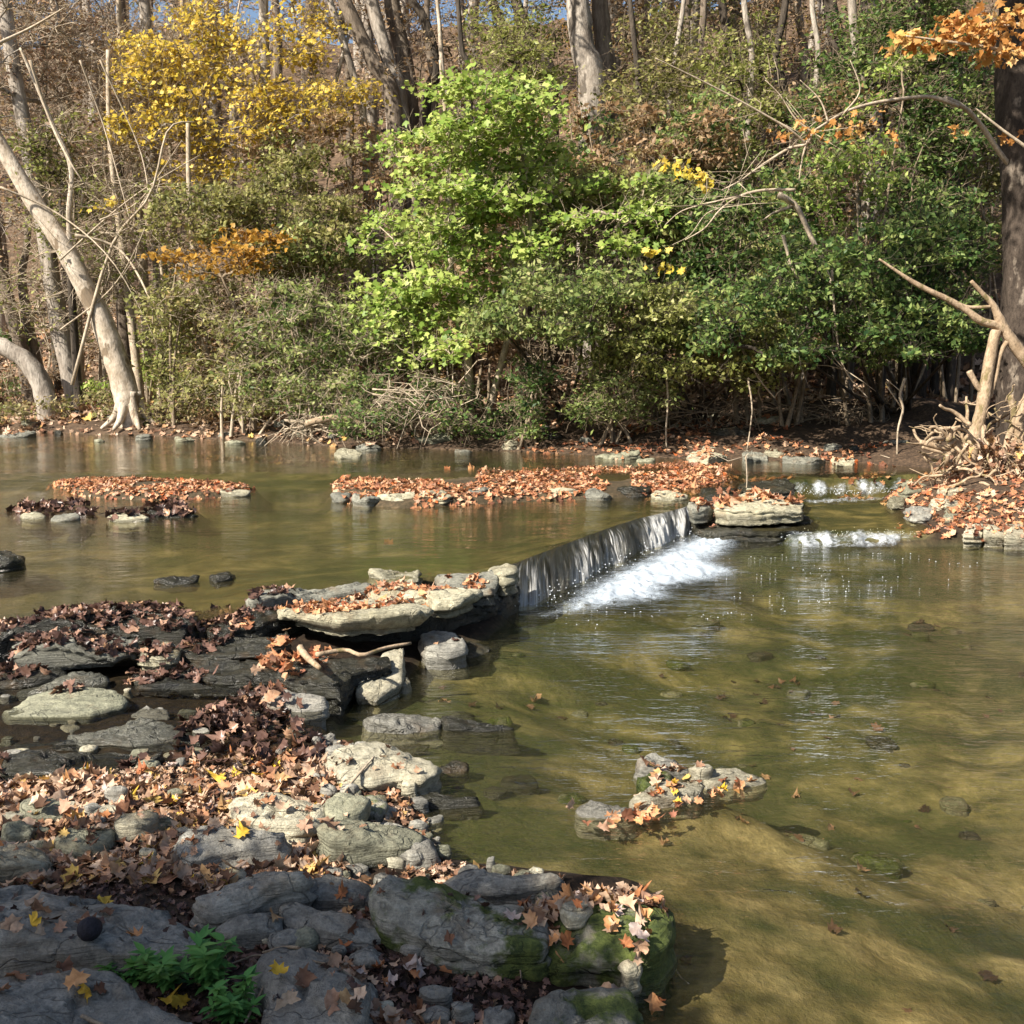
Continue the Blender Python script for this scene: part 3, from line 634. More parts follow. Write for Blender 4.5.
# --- bank rocks
R('big pale flat rock with a brown notch at the pool edge', [(322, 768), (345, 752), (375, 744), (410, 746), (432, 754), (440, 764), (437, 776), (420, 784), (395, 778), (372, 786), (340, 784)], .14, .17, 'cream', .02, tilt=(0, .04))
R('dark wet tongue of rock beyond the pale flat rock', [(438, 764), (455, 757), (470, 760), (468, 768), (448, 773), (437, 772)], .03, .12, 'dark', .012)
R('long dark mossy rock reaching into the pool', [(405, 796), (425, 791), (460, 795), (482, 799), (480, 803), (450, 806), (415, 806)], .03, .12, 'dark', .012)
R('pale block with a green moss patch', [(338, 800), (350, 792), (372, 790), (390, 796), (394, 806), (382, 816), (350, 816)], .13, .15, 'mosslite', .02)
R('slanting layered rock near the pool edge', [(318, 838), (335, 826), (365, 818), (400, 817), (423, 826), (418, 836), (390, 844), (355, 852), (330, 852)], 0.185, 0.205, 'olive', .02, tilt=(-.05, .08))
R('smooth dark grey rock at the pool edge', [(377, 848), (390, 839), (420, 838), (437, 848), (438, 862), (410, 868), (380, 864)], .10, .14, 'slate', .03)
R('blocky pale stone in the middle of the leaf bank', [(232, 798), (240, 788), (275, 786), (318, 790), (324, 798), (314, 814), (300, 826), (262, 826), (234, 816)], 0.235, 0.165, 'cream', .01)
R('pale olive stone right of the blocky pale stone', [(324, 802), (335, 792), (352, 790), (372, 800), (364, 814), (340, 822), (324, 816)], 0.195, 0.155, 'olive', .015)
R('smooth dark whale-backed rock among leaves', [(170, 845), (178, 828), (210, 820), (250, 820), (290, 830), (280, 842), (240, 846), (200, 862), (180, 864)], 0.245, 0.195, 'slate', .04, tilt=(-.03, .05))
R('pale fractured slab at left among leaves', [(54, 840), (70, 826), (104, 822), (116, 830), (108, 848), (98, 864), (80, 858), (58, 850)], 0.205, 0.115, 'olive', .006)
R('tilted pale stone right of the fractured slab', [(114, 824), (130, 814), (155, 806), (163, 812), (150, 826), (132, 834), (118, 834)], 0.225, 0.115, 'cream', .01, tilt=(.1, 0))
R('pale stone at the left edge of the bank', [(-30, 850), (5, 846), (40, 848), (54, 856), (48, 870), (10, 880), (-30, 884)], 0.205, 0.115, 'cream', .01)
R('grey-green flat stone at upper left of the bank', [(0, 826), (18, 820), (35, 826), (30, 838), (6, 840)], 0.205, 0.105, 'olive', .01)
R('flat greenish stone near the channel', [(20, 806), (50, 800), (76, 806), (66, 818), (30, 820)], 0.200, 0.095, 'olive', .006)
R('long slanted grey rock above the dark slab', [(188, 905), (210, 890), (250, 876), (290, 868), (308, 874), (310, 884), (290, 892), (262, 898), (240, 908), (205, 916)], .26, .16, 'grey', .02, tilt=(.04, .02))
R('triangular grey rock in the dark gap', [(212, 934), (235, 918), (262, 909), (280, 914), (284, 926), (262, 934), (235, 940)], .20, .13, 'grey', .02)
R('flat cracked grey rock right of the dark gap', [(281, 908), (300, 900), (330, 910), (358, 930), (352, 944), (320, 938), (296, 926)], .20, .12, 'grey', .01)
R('grey rock behind the cracked grey rock', [(300, 888), (330, 876), (368, 878), (372, 894), (345, 902), (310, 900)], .19, .12, 'grey', .015)
R('broad dark boulder carrying the black walnut', [(-80, 905), (-20, 884), (20, 880), (70, 888), (130, 894), (175, 902), (205, 924), (212, 945), (190, 960), (150, 966), (100, 968), (40, 972), (-20, 985), (-80, 990)], .27, .24, 'slate', .045, rough=.014)
R('large smooth dark slab at bottom centre-left', [(240, 965), (265, 948), (300, 944), (330, 958), (352, 985), (364, 1012), (366, 1060), (300, 1080), (262, 1050), (268, 1010), (250, 985)], .24, .2, 'slate', .03)
R('big grey slab at the bottom left corner', [(-60, 1000), (0, 985), (40, 966), (75, 958), (115, 964), (140, 985), (180, 1005), (215, 1040), (210, 1090), (60, 1120), (-60, 1100)], .33, .25, 'slate', .02, tilt=(0, .03))
R('small rock at the far left edge', [(-20, 985), (2, 978), (10, 992), (8, 1012), (-20, 1020)], .30, .12, 'grey', .02)
R('rock fragment left of the mossy boulder', [(340, 930), (358, 916), (380, 922), (386, 940), (366, 950), (346, 946)], .17, .13, 'grey', .02)
R('second fragment left of the mossy boulder', [(348, 962), (368, 948), (384, 956), (380, 972), (356, 974)], .14, .1, 'grey', .02)
R('small round-backed stone beside the dark slab', [(352, 1000), (362, 990), (378, 996), (376, 1012), (358, 1014)], .13, .1, 'grey', .02)
R('flat light grey slab behind the mossy boulder', [(440, 880), (460, 868), (510, 866), (552, 872), (560, 882), (540, 892), (490, 890), (455, 890)], .16, .12, 'grey', .01)
R('grey rock left of the flat light slab', [(380, 892), (410, 880), (445, 884), (450, 896), (420, 902), (390, 902)], 0.185, 0.155, 'grey', .015)
mb = R('long dark boulder with smooth rounded face in the foreground', [(371, 915), (382, 902), (420, 896), (470, 892), (520, 896), (545, 910), (550, 935), (540, 955), (500, 958), (450, 950), (405, 938), (380, 928)], .22, .24, 'mosslite', .02, tilt=(0, .05), rough=.018)
R('moss-covered boulder at the pool edge in the foreground', [(535, 905), (560, 893), (610, 885), (650, 890), (670, 905), (672, 935), (665, 960), (640, 972), (600, 970), (560, 968), (535, 955), (528, 930)], .19, .22, 'moss', .035, rough=.02)
R('cream stone lying on the mossy boulder', [(560, 912), (572, 902), (586, 903), (592, 912), (584, 924), (568, 926)], .225, .04, 'cream', .003, rough=.005)
R('small pale speckled stone at the boulder foot', [(618, 968), (628, 962), (642, 966), (642, 974), (626, 978)], .14, .08, 'cream', .012)
R('dark mossy rock at the bottom edge', [(535, 1010), (555, 990), (590, 980), (625, 984), (640, 1005), (640, 1060), (560, 1080), (530, 1050)], .15, .2, 'mosslite', .03)
R('small dark stone at the bottom edge', [(480, 1012), (495, 998), (512, 1000), (517, 1020), (500, 1035), (482, 1030)], .12, .14, 'slate', .02)
R('wet flat stone in the little puddle', [(352, 985), (390, 978), (425, 984), (410, 996), (365, 998)], .095, .06, 'slate', .004)
# --- mid islet
R('dark blue-grey stone at the left tip of the islet', [(573, 806), (590, 798), (625, 800), (640, 808), (630, 818), (596, 820), (578, 816)], .028, .12, 'slate', .004)
R('pale wedge-shaped stone in the middle of the islet', [(630, 800), (650, 790), (680, 782), (704, 785), (700, 793), (672, 800), (645, 806)], .05, .12, 'cream', .003, rough=.006)
R('thin pale stone pointing right off the islet', [(698, 782), (712, 772), (740, 770), (770, 778), (762, 783), (730, 788), (705, 789)], .028, .1, 'cream', .002, rough=.005)
R('reddish stone at the back of the islet', [(634, 764), (655, 757), (690, 762), (692, 770), (660, 774), (638, 772)], .055, .12, 'grey', .004)
R('rough whitish lump at the back of the islet', [(688, 766), (697, 757), (712, 760), (712, 769), (700, 774)], .085, .14, 'cream', .01)
R('mossy yellowish stone half awash on the islet', [(636, 782), (650, 773), (672, 774), (672, 786), (645, 789)], .04, .1, 'moss', .008)
# --- leaf bar stones (z about .3)
for i, (x0, x1, y0, y1, zt, mt, lab) in enumerate([
    (330, 352, 492, 504, .30, 'grey_up', 'grey stone at the left end of the orange leaf bar'),
    (352, 380, 494, 506, .30, 'grey_up', 'flat stone second from the left along the leaf bar'),
    (378, 424, 492, 506, .31, 'cream_up', 'broadest pale stone along the front of the leaf bar'),
    (424, 456, 490, 503, .32, 'cream_up', 'pale rounded stone next to the broadest one on the leaf bar'),
    (462, 492, 490, 501, .30, 'grey_up', 'wet grey stone near the middle of the leaf bar'),
    (492, 512, 489, 500, .30, 'dark', 'small dark stone near the middle of the leaf bar'),
    (512, 544, 488, 499, .30, 'grey_up', 'wet stone left of the shaded pale stone on the leaf bar'),
    (545, 582, 486, 497, .32, 'cream_up', 'shaded pale stone right of the middle of the leaf bar'),
    (586, 612, 488, 498, .29, 'grey_up', 'low stone in the trickle at the leaf bar'),
    (614, 652, 486, 497, .31, 'dark', 'dark flat stone near the right of the leaf bar'),
    (652, 690, 486, 500, .31, 'cream_up', 'tan stone at the right of the leaf bar'),
    (688, 712, 500, 514, .30, 'grey_up', 'rounded grey stone at the right end of the waterfall'),
    (135, 182, 490, 498, .285, 'cream_up', 'pale flat stone at the left leaf strip'),
    (213, 252, 487, 494, .285, 'cream_up', 'pale thin stone at the right tip of the left leaf strip'),
    (108, 150, 512, 522, .275, 'cream_up', 'pale flat stone below the left leaf strip'),
    (148, 198, 508, 517, .275, 'dark', 'dark wet stone below the left leaf strip'),
    (18, 48, 509, 518, .275, 'cream_up', 'pale stone among dark leaf clumps at far left'),
    (50, 80, 512, 520, .27, 'grey_up', 'grey stone among dark leaf clumps at far left'),
    (70, 98, 480, 488, .28, 'cream_up', 'thin pale stone at the back of the left leaf strip'),
]):
    cx, cy = (x0 + x1) / 2, (y0 + y1) / 2; a, b = (x1 - x0) / 2, (y1 - y0) / 2
    zt += random.uniform(.0, .03); cy += random.uniform(-1, 2.5)
    pl = [(cx + a * math.cos(t) * random.uniform(.85, 1.1), cy + b * .55 * math.sin(t) * random.uniform(.85, 1.1) - b * .3) for t in np.linspace(0, 2 * math.pi, 10)[:-1]]
    R(lab, pl, zt, .14, mt, .01, rough=.012)
R('big cream slab with orange leaves right of the waterfall', [(716, 508), (730, 500), (762, 496), (795, 498), (803, 505), (801, 513), (770, 516), (730, 516), (717, 514)], .30, .13, 'cream_up', .012)
R('dark wet ledge under the big cream slab', [(690, 520), (720, 512), (770, 512), (805, 516), (812, 528), (780, 536), (720, 536), (696, 530)], .12, .25, 'dark', .01)
R('dark rounded rock behind the big cream slab', [(738, 482), (755, 476), (785, 478), (796, 486), (790, 494), (755, 496), (740, 492)], .36, .2, 'dark', .03)
R('dark wet stone at the corner of the upper rapid', [(700, 496), (720, 490), (740, 492), (742, 502), (720, 506), (704, 504)], .30, .2, 'dark', .02)
# --- right bank
for i, (x0, x1, y0, y1, zt, th, mt, lab) in enumerate([
    (962, 984, 524, 536, .14, .16, 'cream', 'left one of the square-cut stones at the right water edge'),
    (983, 1006, 523, 536, .145, .16, 'cream', 'middle one of the square-cut stones at the right water edge'),
    (1005, 1050, 524, 538, .15, .16, 'cream', 'right-hand square-cut stone at the right water edge'),
    (944, 990, 506, 520, .22, .16, 'olive', 'greenish stone above the square-cut stones'),
    (930, 962, 498, 510, .24, .14, 'cream', 'pale stone on the right bank near the roots'),
    (898, 930, 482, 492, .27, .12, 'olive', 'olive stone on the right bank beside the upstream rapid'),
    (935, 975, 484, 496, .30, .14, 'cream', 'pale stone just under the root tangle'),
    (905, 935, 508, 520, .19, .12, 'grey', 'grey stone on the right bank between the rapids'),
    (745, 760, 490, 498, .3, .12, 'cream_up', 'whitish stone beside the upstream rapid'),
    (888, 906, 496, 506, .2, .12, 'cream_up', 'whitish wet stone at the edge of the middle pool'),
    (990, 1030, 505, 518, .24, .16, 'cream', 'leaf-strewn stone at the right edge of the photo'),
    (940, 962, 534, 541, .05, .1, 'dark', 'dark stone at the foot of the right bank'),
]):
    sq = 'square' in lab
    cx, cy = (x0 + x1) / 2, (y0 + y1) / 2; a, b = (x1 - x0) / 2, (y1 - y0) / 2
    if sq: pl = [(x0 + 1, y1), (x0 + 1, cy), (x0 + 3, y0), (cx, y0), (x1 - 3, y0), (x1 - 1, cy), (x1 - 1, y1), (cx, y1)]
    else: pl = [(cx + a * math.cos(t) * random.uniform(.85, 1.1), cy + b * math.sin(t) * random.uniform(.85, 1.1)) for t in np.linspace(0, 2 * math.pi, 10)[:-1]]
    R(lab, pl, zt, th, mt, .008, rough=.01)
# --- far shoreline
FARL = ['on the left far shore', 'under the leaning white tree', 'along the middle far shore', 'below the dark overhang', 'on the far shore at right']
k = 0
for (x0, x1, n, ya, yb, seg) in [(-40, 110, 7, 430, 439, 0), (110, 330, 9, 434, 446, 1), (330, 520, 6, 443, 453, 2), (520, 650, 8, 440, 458, 3), (650, 900, 10, 448, 466, 4)]:
    for i in range(n):
        x = x0 + (x1 - x0) * (i + random.random() * .8) / n; y = ya + (yb - ya) * (i + random.random()) / n + random.choice([1.5, -1, -3, -6, -9, -12])
        w = random.choice([random.uniform(.08, .2), random.uniform(.08, .2), random.uniform(.2, .42)]); q = P(x, y, ZF + .03)
        pl = [(q[0] + w * math.cos(t) * random.uniform(.7, 1.1), q[1] + w * .7 * math.sin(t) * random.uniform(.7, 1.1)) for t in np.linspace(0, 2 * math.pi, 9)[:-1]]
        R('low stone ' + FARL[seg], pl, max(ZF + random.uniform(.01, .08), gz(q[0], q[1]) + .05), .22, random.choice(['cream_up', 'grey_up', 'grey_up', 'olive', 'dark']), .02, world=True, group='stones ' + FARL[seg], rough=.015); k += 1
R('white stone standing out of the far pool near the tree', [(334, 453), (345, 449), (362, 452), (360, 457), (340, 458)], .38, .1, 'cream_up', .02)
R('pale sloping rock on the far shore behind the leaf bar', [(686, 452), (700, 446), (722, 448), (728, 456), (708, 462), (690, 460)], .42, .3, 'cream_up', .03)
R('grey rock right of the pale sloping rock on the far shore', [(738, 452), (752, 446), (768, 450), (768, 460), (745, 462)], .40, .3, 'grey_up', .03)
R('small white stone in the pool below the dark overhang', [(832, 462), (842, 458), (856, 461), (852, 465), (836, 466)], .37, .08, 'cream_up', .01)
# --- small filler stones on the near bank
lowbank = ([(0, 800), (230, 780), (330, 790), (440, 800), (430, 860), (560, 880), (400, 900), (0, 880)], 'in the leaf litter of the near bank')
fg = ([(180, 900), (380, 880), (480, 960), (520, 1020), (380, 1024), (200, 1000)], 'between the foreground boulders')
chs = ([(0, 690), (200, 670), (320, 700), (300, 760), (0, 780)], 'in the shallow side channel')
shl = ([(326, 735), (400, 765), (436, 790), (432, 818), (450, 858), (560, 872), (570, 890), (430, 886), (330, 850), (310, 760)], 'along the lower pool edge')
for (poly, where), n, zt in ((lowbank, 55, .17), (fg, 34, .15), (chs, 30, .12), (shl, 60, .06)):
    pw = np.array([P(x, y, zt)[:2] for x, y in poly]); lo, hi = pw.min(0), pw.max(0); c = 0
    while c < n:
        q = rng.uniform(lo, hi)
        if sdf(np.array([q[0]]), np.array([q[1]]), pw)[0] < 0: continue
        w = random.uniform(.015, .06); c += 1
        pl = [(q[0] + w * math.cos(t) * random.uniform(.6, 1.1), q[1] + w * .8 * math.sin(t) * random.uniform(.6, 1.1)) for t in np.linspace(0, 2 * math.pi, 9)[:-1]]
        g0 = gz(q[0], q[1])
        R('small stone ' + where, pl, g0 + random.uniform(.015, .05), .07, random.choice(['grey', 'olive', 'cream', 'slate']), w * .15, world=True, group='small stones ' + where, rough=.006, name='stone')

pw = np.array([P(x, y, -.2)[:2] for x, y in [(430, 700), (520, 625), (1010, 600), (1060, 800), (1040, 1024), (680, 1024), (680, 900), (460, 850)]]); c = 0
while c < 46:
    q = rng.uniform(pw.min(0), pw.max(0))
    if sdf(np.array([q[0]]), np.array([q[1]]), pw)[0] < 0 or vn(np.array([q[0], q[1], 0.]), 1.1, 55) < -.15: continue
    w = random.choice([.03, .05, .06, .09, .13]) * random.uniform(.7, 1.3); c += 1
    pl = [(q[0] + w * math.cos(t) * random.uniform(.6, 1.1), q[1] + w * .8 * math.sin(t) * random.uniform(.6, 1.1)) for t in np.linspace(0, 2 * math.pi, 9)[:-1]]
    R('sunken stone on the bed of the lower pool', pl, gz(q[0], q[1]) + min(.06, w * .35), .09, random.choice(['dark', 'dark', 'olive', 'moss']), w * .1, world=True, group='sunken stones in the lower pool', rough=.006, name='stone')
# ------------------------------------------------------------------ leaves
def frames(nrm, spin):
    nrm = nrm / np.linalg.norm(nrm, axis=1)[:, None]
    t = np.cross(nrm, np.array([.123, .97, .21])); t /= np.linalg.norm(t, axis=1)[:, None]
    b = np.cross(nrm, t)
    c, s = np.cos(spin)[:, None], np.sin(spin)[:, None]
    x = t * c + b * s; y = -t * s + b * c
    return x, y, nrm
ML = np.array([(0, -.50), (.10, -.20), (.40, -.30), (.38, -.06), (.58, .12), (.40, .20), (.32, .44), (.19, .38), (0, .62), (-.19, .38), (-.32, .44), (-.40, .20), (-.58, .12), (-.38, -.06), (-.40, -.30), (-.10, -.20)])
def big_leaves(c, nrm, size, curl, fold, seed=0):
    """lobed leaf template, bent; returns V,F"""
    n = len(c); r = np.random.default_rng(seed)
    tpl = np.r_[[[0, .02]], ML]; k = len(tpl)
    X0 = np.broadcast_to(tpl[:, 0], (n, k)) * (1 + r.normal(0, .16, (n, k))); Y0 = np.broadcast_to(tpl[:, 1], (n, k)) * (1 + r.normal(0, .16, (n, k)))
    Z0 = curl[:, None] * (Y0 ** 2) * 1.1 + fold[:, None] * np.abs(X0) + r.normal(0, .06, (n, k)) + curl[:, None] * .6 * np.sin(X0 * 5 + Y0 * 3) * .2
    x, y, z = frames(nrm, r.uniform(0, 6.28, n))
    V = c[:, None] + size[:, None, None] * (X0[..., None] * x[:, None] + Y0[..., None] * y[:, None] + Z0[..., None] * z[:, None])
    a = np.arange(1, k); b = np.r_[np.arange(2, k), 1]
    Fc = np.stack([np.zeros(k - 1, int), a, b], -1)
    return V.reshape(-1, 3), (Fc[None] + (np.arange(n) * k)[:, None, None]).reshape(-1, 3)
# all solids known so far
def build_bvh():
    off = 0; VV = []; FF = []
    for v, f in zip(bvhV, bvhF):
        f = np.asarray(f)
        if f.shape[1] == 4: f = np.concatenate([f[:, [0, 1, 2]], f[:, [0, 2, 3]]])
        VV.append(v); FF.append(f + off); off += len(v)
    return BVHTree.FromPolygons(np.concatenate(VV).tolist(), np.concatenate(FF).tolist())
BV = build_bvh()
def drop(x, y, zmax=3.0):
    h = BV.ray_cast(Vector((x, y, zmax)), Vector((0, 0, -1)))
    return (h[0], h[1]) if h[0] is not None else (None, None)
def scatter(poly_px, z, n, zmin=-.5, clump=0., world=None, thr=-.2, rockrej=0.):
    pw = np.array([P(x, y, z)[:2] for x, y in poly_px]) if world is None else np.array(world)
    lo, hi = pw.min(0), pw.max(0); pts = []; nr = []
    Q = rng.uniform(lo, hi, (n * 14, 2)); Q = Q[sdf(Q[:, 0], Q[:, 1], pw) > 0]
    if clump: Q = Q[vn(np.c_[Q, np.zeros(len(Q))], clump, 77) > thr]
    G = height(Q[:, 0], Q[:, 1])
    for q, g in zip(Q, G):
        if len(pts) >= n: break
        h, nn = drop(q[0], q[1])
        if h is None or h.z < zmin or nn.z < .3: continue
        if rockrej and h.z > g + .012 and random.random() < rockrej: continue
        pts.append((h.x, h.y, h.z)); nr.append((nn.x, nn.y, nn.z))
    return np.array(pts).reshape(-1, 3), np.array(nr).reshape(-1, 3)
def litter(label, poly, z, n, mat, size=(.05, .095), lift=.012, tilt=.35, zmin=-.5, clump=0., world=None, thr=-.2, zfloor=None, rr=0.):
    c, nr = scatter(poly, z, n, zmin, clump, world, thr, rr)
    if not len(c): return
    m = len(c)
    if zfloor is not None: c[:, 2] = np.maximum(c[:, 2], zfloor)
    c[:, 2] += rng.uniform(.004, lift, m)
    nr = nr + rng.normal(0, tilt, nr.shape)
    V, Fc = big_leaves(c, nr, rng.uniform(*size, m), rng.normal(.35, .45, m), rng.normal(.15, .35, m), seed=m + int(z * 100))
    tag(link('leaf_litter', mesh_np('leaf_litter', V, Fc, M[mat])), label, kind='stuff')
bankpoly = [(-60, 770), (120, 765), (200, 745), (240, 730), (330, 745), (350, 760), (330, 800), (350, 850), (440, 868), (460, 880), (380, 905), (300, 905), (200, 885), (-60, 890)]
litter('dense tan and russet fallen leaves over the near bank', bankpoly, .17, 1250, 'litter', (.04, .075), .03, .38, zmin=.08, rr=.93, clump=2.5, thr=-.45)
litter('leaf pieces along the lower pool edge', shl[0], .08, 420, 'litter', (.012, .045), .015, .4, zmin=.01, rr=.93)
litter('sunken leaves on the bed of the lower pool', [(430, 700), (520, 625), (1010, 600), (1060, 800), (1040, 1024), (680, 1024), (680, 900), (460, 850)], -.2, 75, 'litter_wet', (.035, .07), .01, .15, zmin=-.8, clump=1.5, thr=-.1)
litter('brown crumbled leaf pieces over the near bank', bankpoly, .17, 3800, 'litter', (.010, .034), .018, .5, zmin=.08, rr=.9)
litter('dark wet leaves on the ledge at the upper pool edge', [(-60, 625), (40, 612), (130, 606), (190, 606), (290, 590), (300, 600), (200, 640), (130, 650), (0, 655), (-60, 660)], .26, 1000, 'litter_wet', (.035, .07), .02, .35, zmin=.15)
litter('dry leaves on the pale ledge slabs', [(230, 620), (290, 596), (380, 583), (470, 573), (490, 580), (430, 600), (340, 622), (240, 640)], .30, 420, 'litter_org', (.03, .06), .02, .4, zmin=.2, clump=4, thr=.0)
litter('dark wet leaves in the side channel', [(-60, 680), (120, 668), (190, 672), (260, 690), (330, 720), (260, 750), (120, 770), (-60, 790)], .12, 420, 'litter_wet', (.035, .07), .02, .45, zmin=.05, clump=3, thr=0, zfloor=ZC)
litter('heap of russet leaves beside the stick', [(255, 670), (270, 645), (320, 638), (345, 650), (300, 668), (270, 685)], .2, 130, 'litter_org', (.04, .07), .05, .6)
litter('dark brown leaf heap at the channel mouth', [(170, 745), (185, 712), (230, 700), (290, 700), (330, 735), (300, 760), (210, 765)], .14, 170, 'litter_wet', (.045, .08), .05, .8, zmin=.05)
litter('fallen leaves between the foreground boulders', [(-60, 960), (60, 940), (200, 900), (370, 890), (460, 900), (520, 960), (520, 1024), (380, 1040), (-60, 1060)], .18, 200, 'litter', (.04, .065), .015, .35, zmin=.03, clump=4, thr=.0, rr=.93)
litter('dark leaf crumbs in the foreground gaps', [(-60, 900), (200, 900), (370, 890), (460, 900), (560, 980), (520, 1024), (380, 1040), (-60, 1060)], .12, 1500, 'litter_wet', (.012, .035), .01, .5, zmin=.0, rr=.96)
litter('leaves gathered on top of the mossy boulder', [(520, 905), (540, 890), (600, 868), (650, 880), (668, 905), (640, 900), (590, 898), (560, 918), (530, 925)], .22, 120, 'litter', (.035, .06), .02, .5)
litter('pink-orange leaf strip along the back of the far bar', islands[0][0], .31, 3600, 'litter_org', (.035, .08), .022, .22, zmin=.2, clump=1.6, thr=-.45, rr=.6)
litter('orange leaves over the left leaf strip', islands[1][0], .27, 1300, 'litter_org', (.035, .075), .015, .2, zmin=.2, clump=1.6, thr=-.6, rr=.6)
litter('dark leaf clumps below the left leaf strip', islands[2][0], .25, 220, 'litter_wet', (.07, .12), .05, .6, zmin=.15, clump=2)
litter('orange leaves on the left far shore', [(-60, 420), (130, 418), (300, 432), (430, 442), (330, 450), (130, 440), (-60, 436)], .40, 1500, 'litter', (.06, .13), .04, .4)
litter('orange leaves on the far shore below the overhang', [(515, 445), (560, 430), (640, 440), (760, 440), (900, 455), (900, 470), (740, 466), (540, 458)], .40, 1000, 'litter_org', (.05, .10), .03, .3, clump=1.5, thr=-.1)
litter('orange leaves over the right bank stones', [(880, 490), (930, 478), (1060, 480), (1060, 538), (960, 535), (910, 525)], .2, 1300, 'litter_org', (.04, .085), .02, .3, zmin=.02, clump=3, thr=-.15)
litter('orange leaves on the big cream slab', [(690, 505), (720, 498), (760, 494), (800, 498), (800, 506), (740, 506), (700, 515)], .3, 120, 'litter_org', (.06, .11), .04, .5, zmin=.1)
litter('yellow and orange leaves caught on the islet', [(575, 820), (640, 800), (700, 780), (770, 772), (740, 785), (700, 805), (620, 824)], .04, 34, 'litter_org', (.035, .06), .01, .25, zfloor=.004, zmin=-.4)
litter('leaves caught at the back of the islet', [(630, 780), (640, 757), (700, 757), (700, 775), (640, 790)], .06, 26, 'litter', (.035, .06), .015, .3, zfloor=.004, zmin=-.4)
litter('leaf litter over the wooded hillside', None, 0, 9000, 'litter', (.10, .22), .05, .4, world=[(-16, 21), (16, 17), (22, 36), (-22, 36)])

# individual fallen leaves, the largest in view
protos = []
for i in range(8):
    V, Fc = big_leaves(np.zeros((1, 3)), np.array([[.0, 0, 1.]]), np.array([1.0]), np.array([rng.uniform(-.1, .9)]), np.array([rng.uniform(-.3, .6)]), seed=900 + i)
    protos.append((V, Fc))
leafmesh = {}
zones = [
    ('on the near bank leaf litter', bankpoly, .17, 120, ['tan', 'tan', 'pale', 'russet', 'brown', 'orange', 'yellow'], .06, .09),
    ('on the dark foreground slabs', [(-20, 890), (200, 900), (360, 950), (360, 1024), (-20, 1030)], .28, 16, ['tan', 'orange', 'yellow', 'brown'], .06, .085),
    ('on the mossy boulder', [(500, 900), (600, 872), (665, 890), (665, 950), (600, 960), (530, 930)], .22, 44, ['tan', 'pale', 'tan', 'russet', 'orange'], .06, .09),
    ('between the foreground rocks', [(340, 880), (470, 880), (500, 900), (420, 1000), (300, 960)], .17, 44, ['tan', 'brown', 'russet', 'pale', 'brown'], .055, .085),
    ('on the leaf heap by the channel mouth', [(180, 750), (200, 715), (290, 705), (330, 740), (260, 770)], .16, 24, ['russet', 'brown', 'brown', 'tan'], .08, .12),
    ('on the pale ledge slabs', [(250, 625), (300, 598), (420, 590), (480, 580), (420, 610), (300, 635)], .31, 30, ['russet', 'tan', 'orange'], .06, .09),
    ('caught on the islet', [(570, 815), (640, 795), (760, 772), (735, 785), (620, 822)], .05, 12, ['yellow', 'orange', 'tan'], .05, .075),
]
cnt = 0
for where, poly, z, n, cols, s0, s1 in zones:
    c, nr = scatter(poly, z, n, .0 if 'islet' not in where else -.6, rockrej=.0 if ('boulder' in where or 'slab' in where or 'islet' in where) else .85)
    for i in range(len(c)):
        col = random.choice(cols); pi = random.randrange(8)
        key = (pi, col)
        if key not in leafmesh: leafmesh[key] = mesh_np('fallen_leaf', *protos[pi], LEAFCOL[col])
        o = link('fallen_leaf', leafmesh[key], (c[i][0], c[i][1], max(c[i][2], .003) + rng.uniform(.012, .03)))
        s = random.uniform(s0, s1) * .68; o.scale = (s * random.uniform(.7, 1), s, s * random.uniform(.8, 1.9))
        nn = Vector(nr[i] + rng.normal(0, .28, 3)); q = nn.to_track_quat('Z', 'Y'); o.rotation_mode = 'QUATERNION'
        from mathutils import Quaternion
        o.rotation_quaternion = q @ Quaternion((0, 0, 1), random.uniform(0, 6.28))
        tag(o, f'{col} fallen maple leaf {where}', 'leaf', f'{col} fallen leaves {where}'); cnt += 1
def oneleaf(px, py, zt, col, label, size, tilt=(0, 0, 1), pi=2):
    q = P(px, py, zt); h, nn = drop(q[0], q[1])
    z = max(h.z, 0.0) + .02; size = size * .62
    key = (pi, col)
    if key not in leafmesh: leafmesh[key] = mesh_np('fallen_leaf', *protos[pi], LEAFCOL[col])
    o = link('fallen_leaf', leafmesh[key], (q[0], q[1], z)); o.scale = (size,) * 3
    o.rotation_mode = 'QUATERNION'; o.rotation_quaternion = Vector(tilt).to_track_quat('Z', 'Y')
    tag(o, label, 'leaf')
oneleaf(181, 990, .2, 'yellow', 'bright yellow leaf standing upright beside the green plant', .085, (.3, -1, .25))
oneleaf(280, 992, .2, 'yellow', 'yellow leaf lying on the dark slab right of the green plant', .085, (0, -.3, 1), 4)
oneleaf(244, 846, .2, 'yellow', 'bright yellow leaf on the whale-backed rock', .08, (0, -.4, 1), 3)
oneleaf(76, 985, .33, 'orange', 'pale orange curled leaf on the bottom left slab', .10, (0, -.3, 1), 5)
oneleaf(36, 876, .2, 'yellow', 'yellow leaf at the left edge of the dark boulder', .07, (0, -.3, 1), 1)
oneleaf(653, 946, .2, 'orange', 'orange leaf on the side of the mossy boulder', .085, (.3, -.8, .5), 1)
oneleaf(388, 524, .24, 'russet', 'russet leaf sticking up out of the upper pool', .17, (.2, -1, .3), 0)
oneleaf(447, 468, .33, 'russet', 'russet leaf floating behind the leaf bar', .16, (.2, -1, .4), 0)
oneleaf(472, 468, .33, 'orange', 'small orange leaf floating behind the leaf bar', .16, (.2, -1, .5), 3)
oneleaf(512, 914, .24, 'pale', 'pale grey leaf on the dark boulder top', .09, (0, -.2, 1), 4)
oneleaf(571, 800, .04, 'tan', 'tan leaf standing at the left tip of the islet', .09, (.6, -.7, .1), 5)
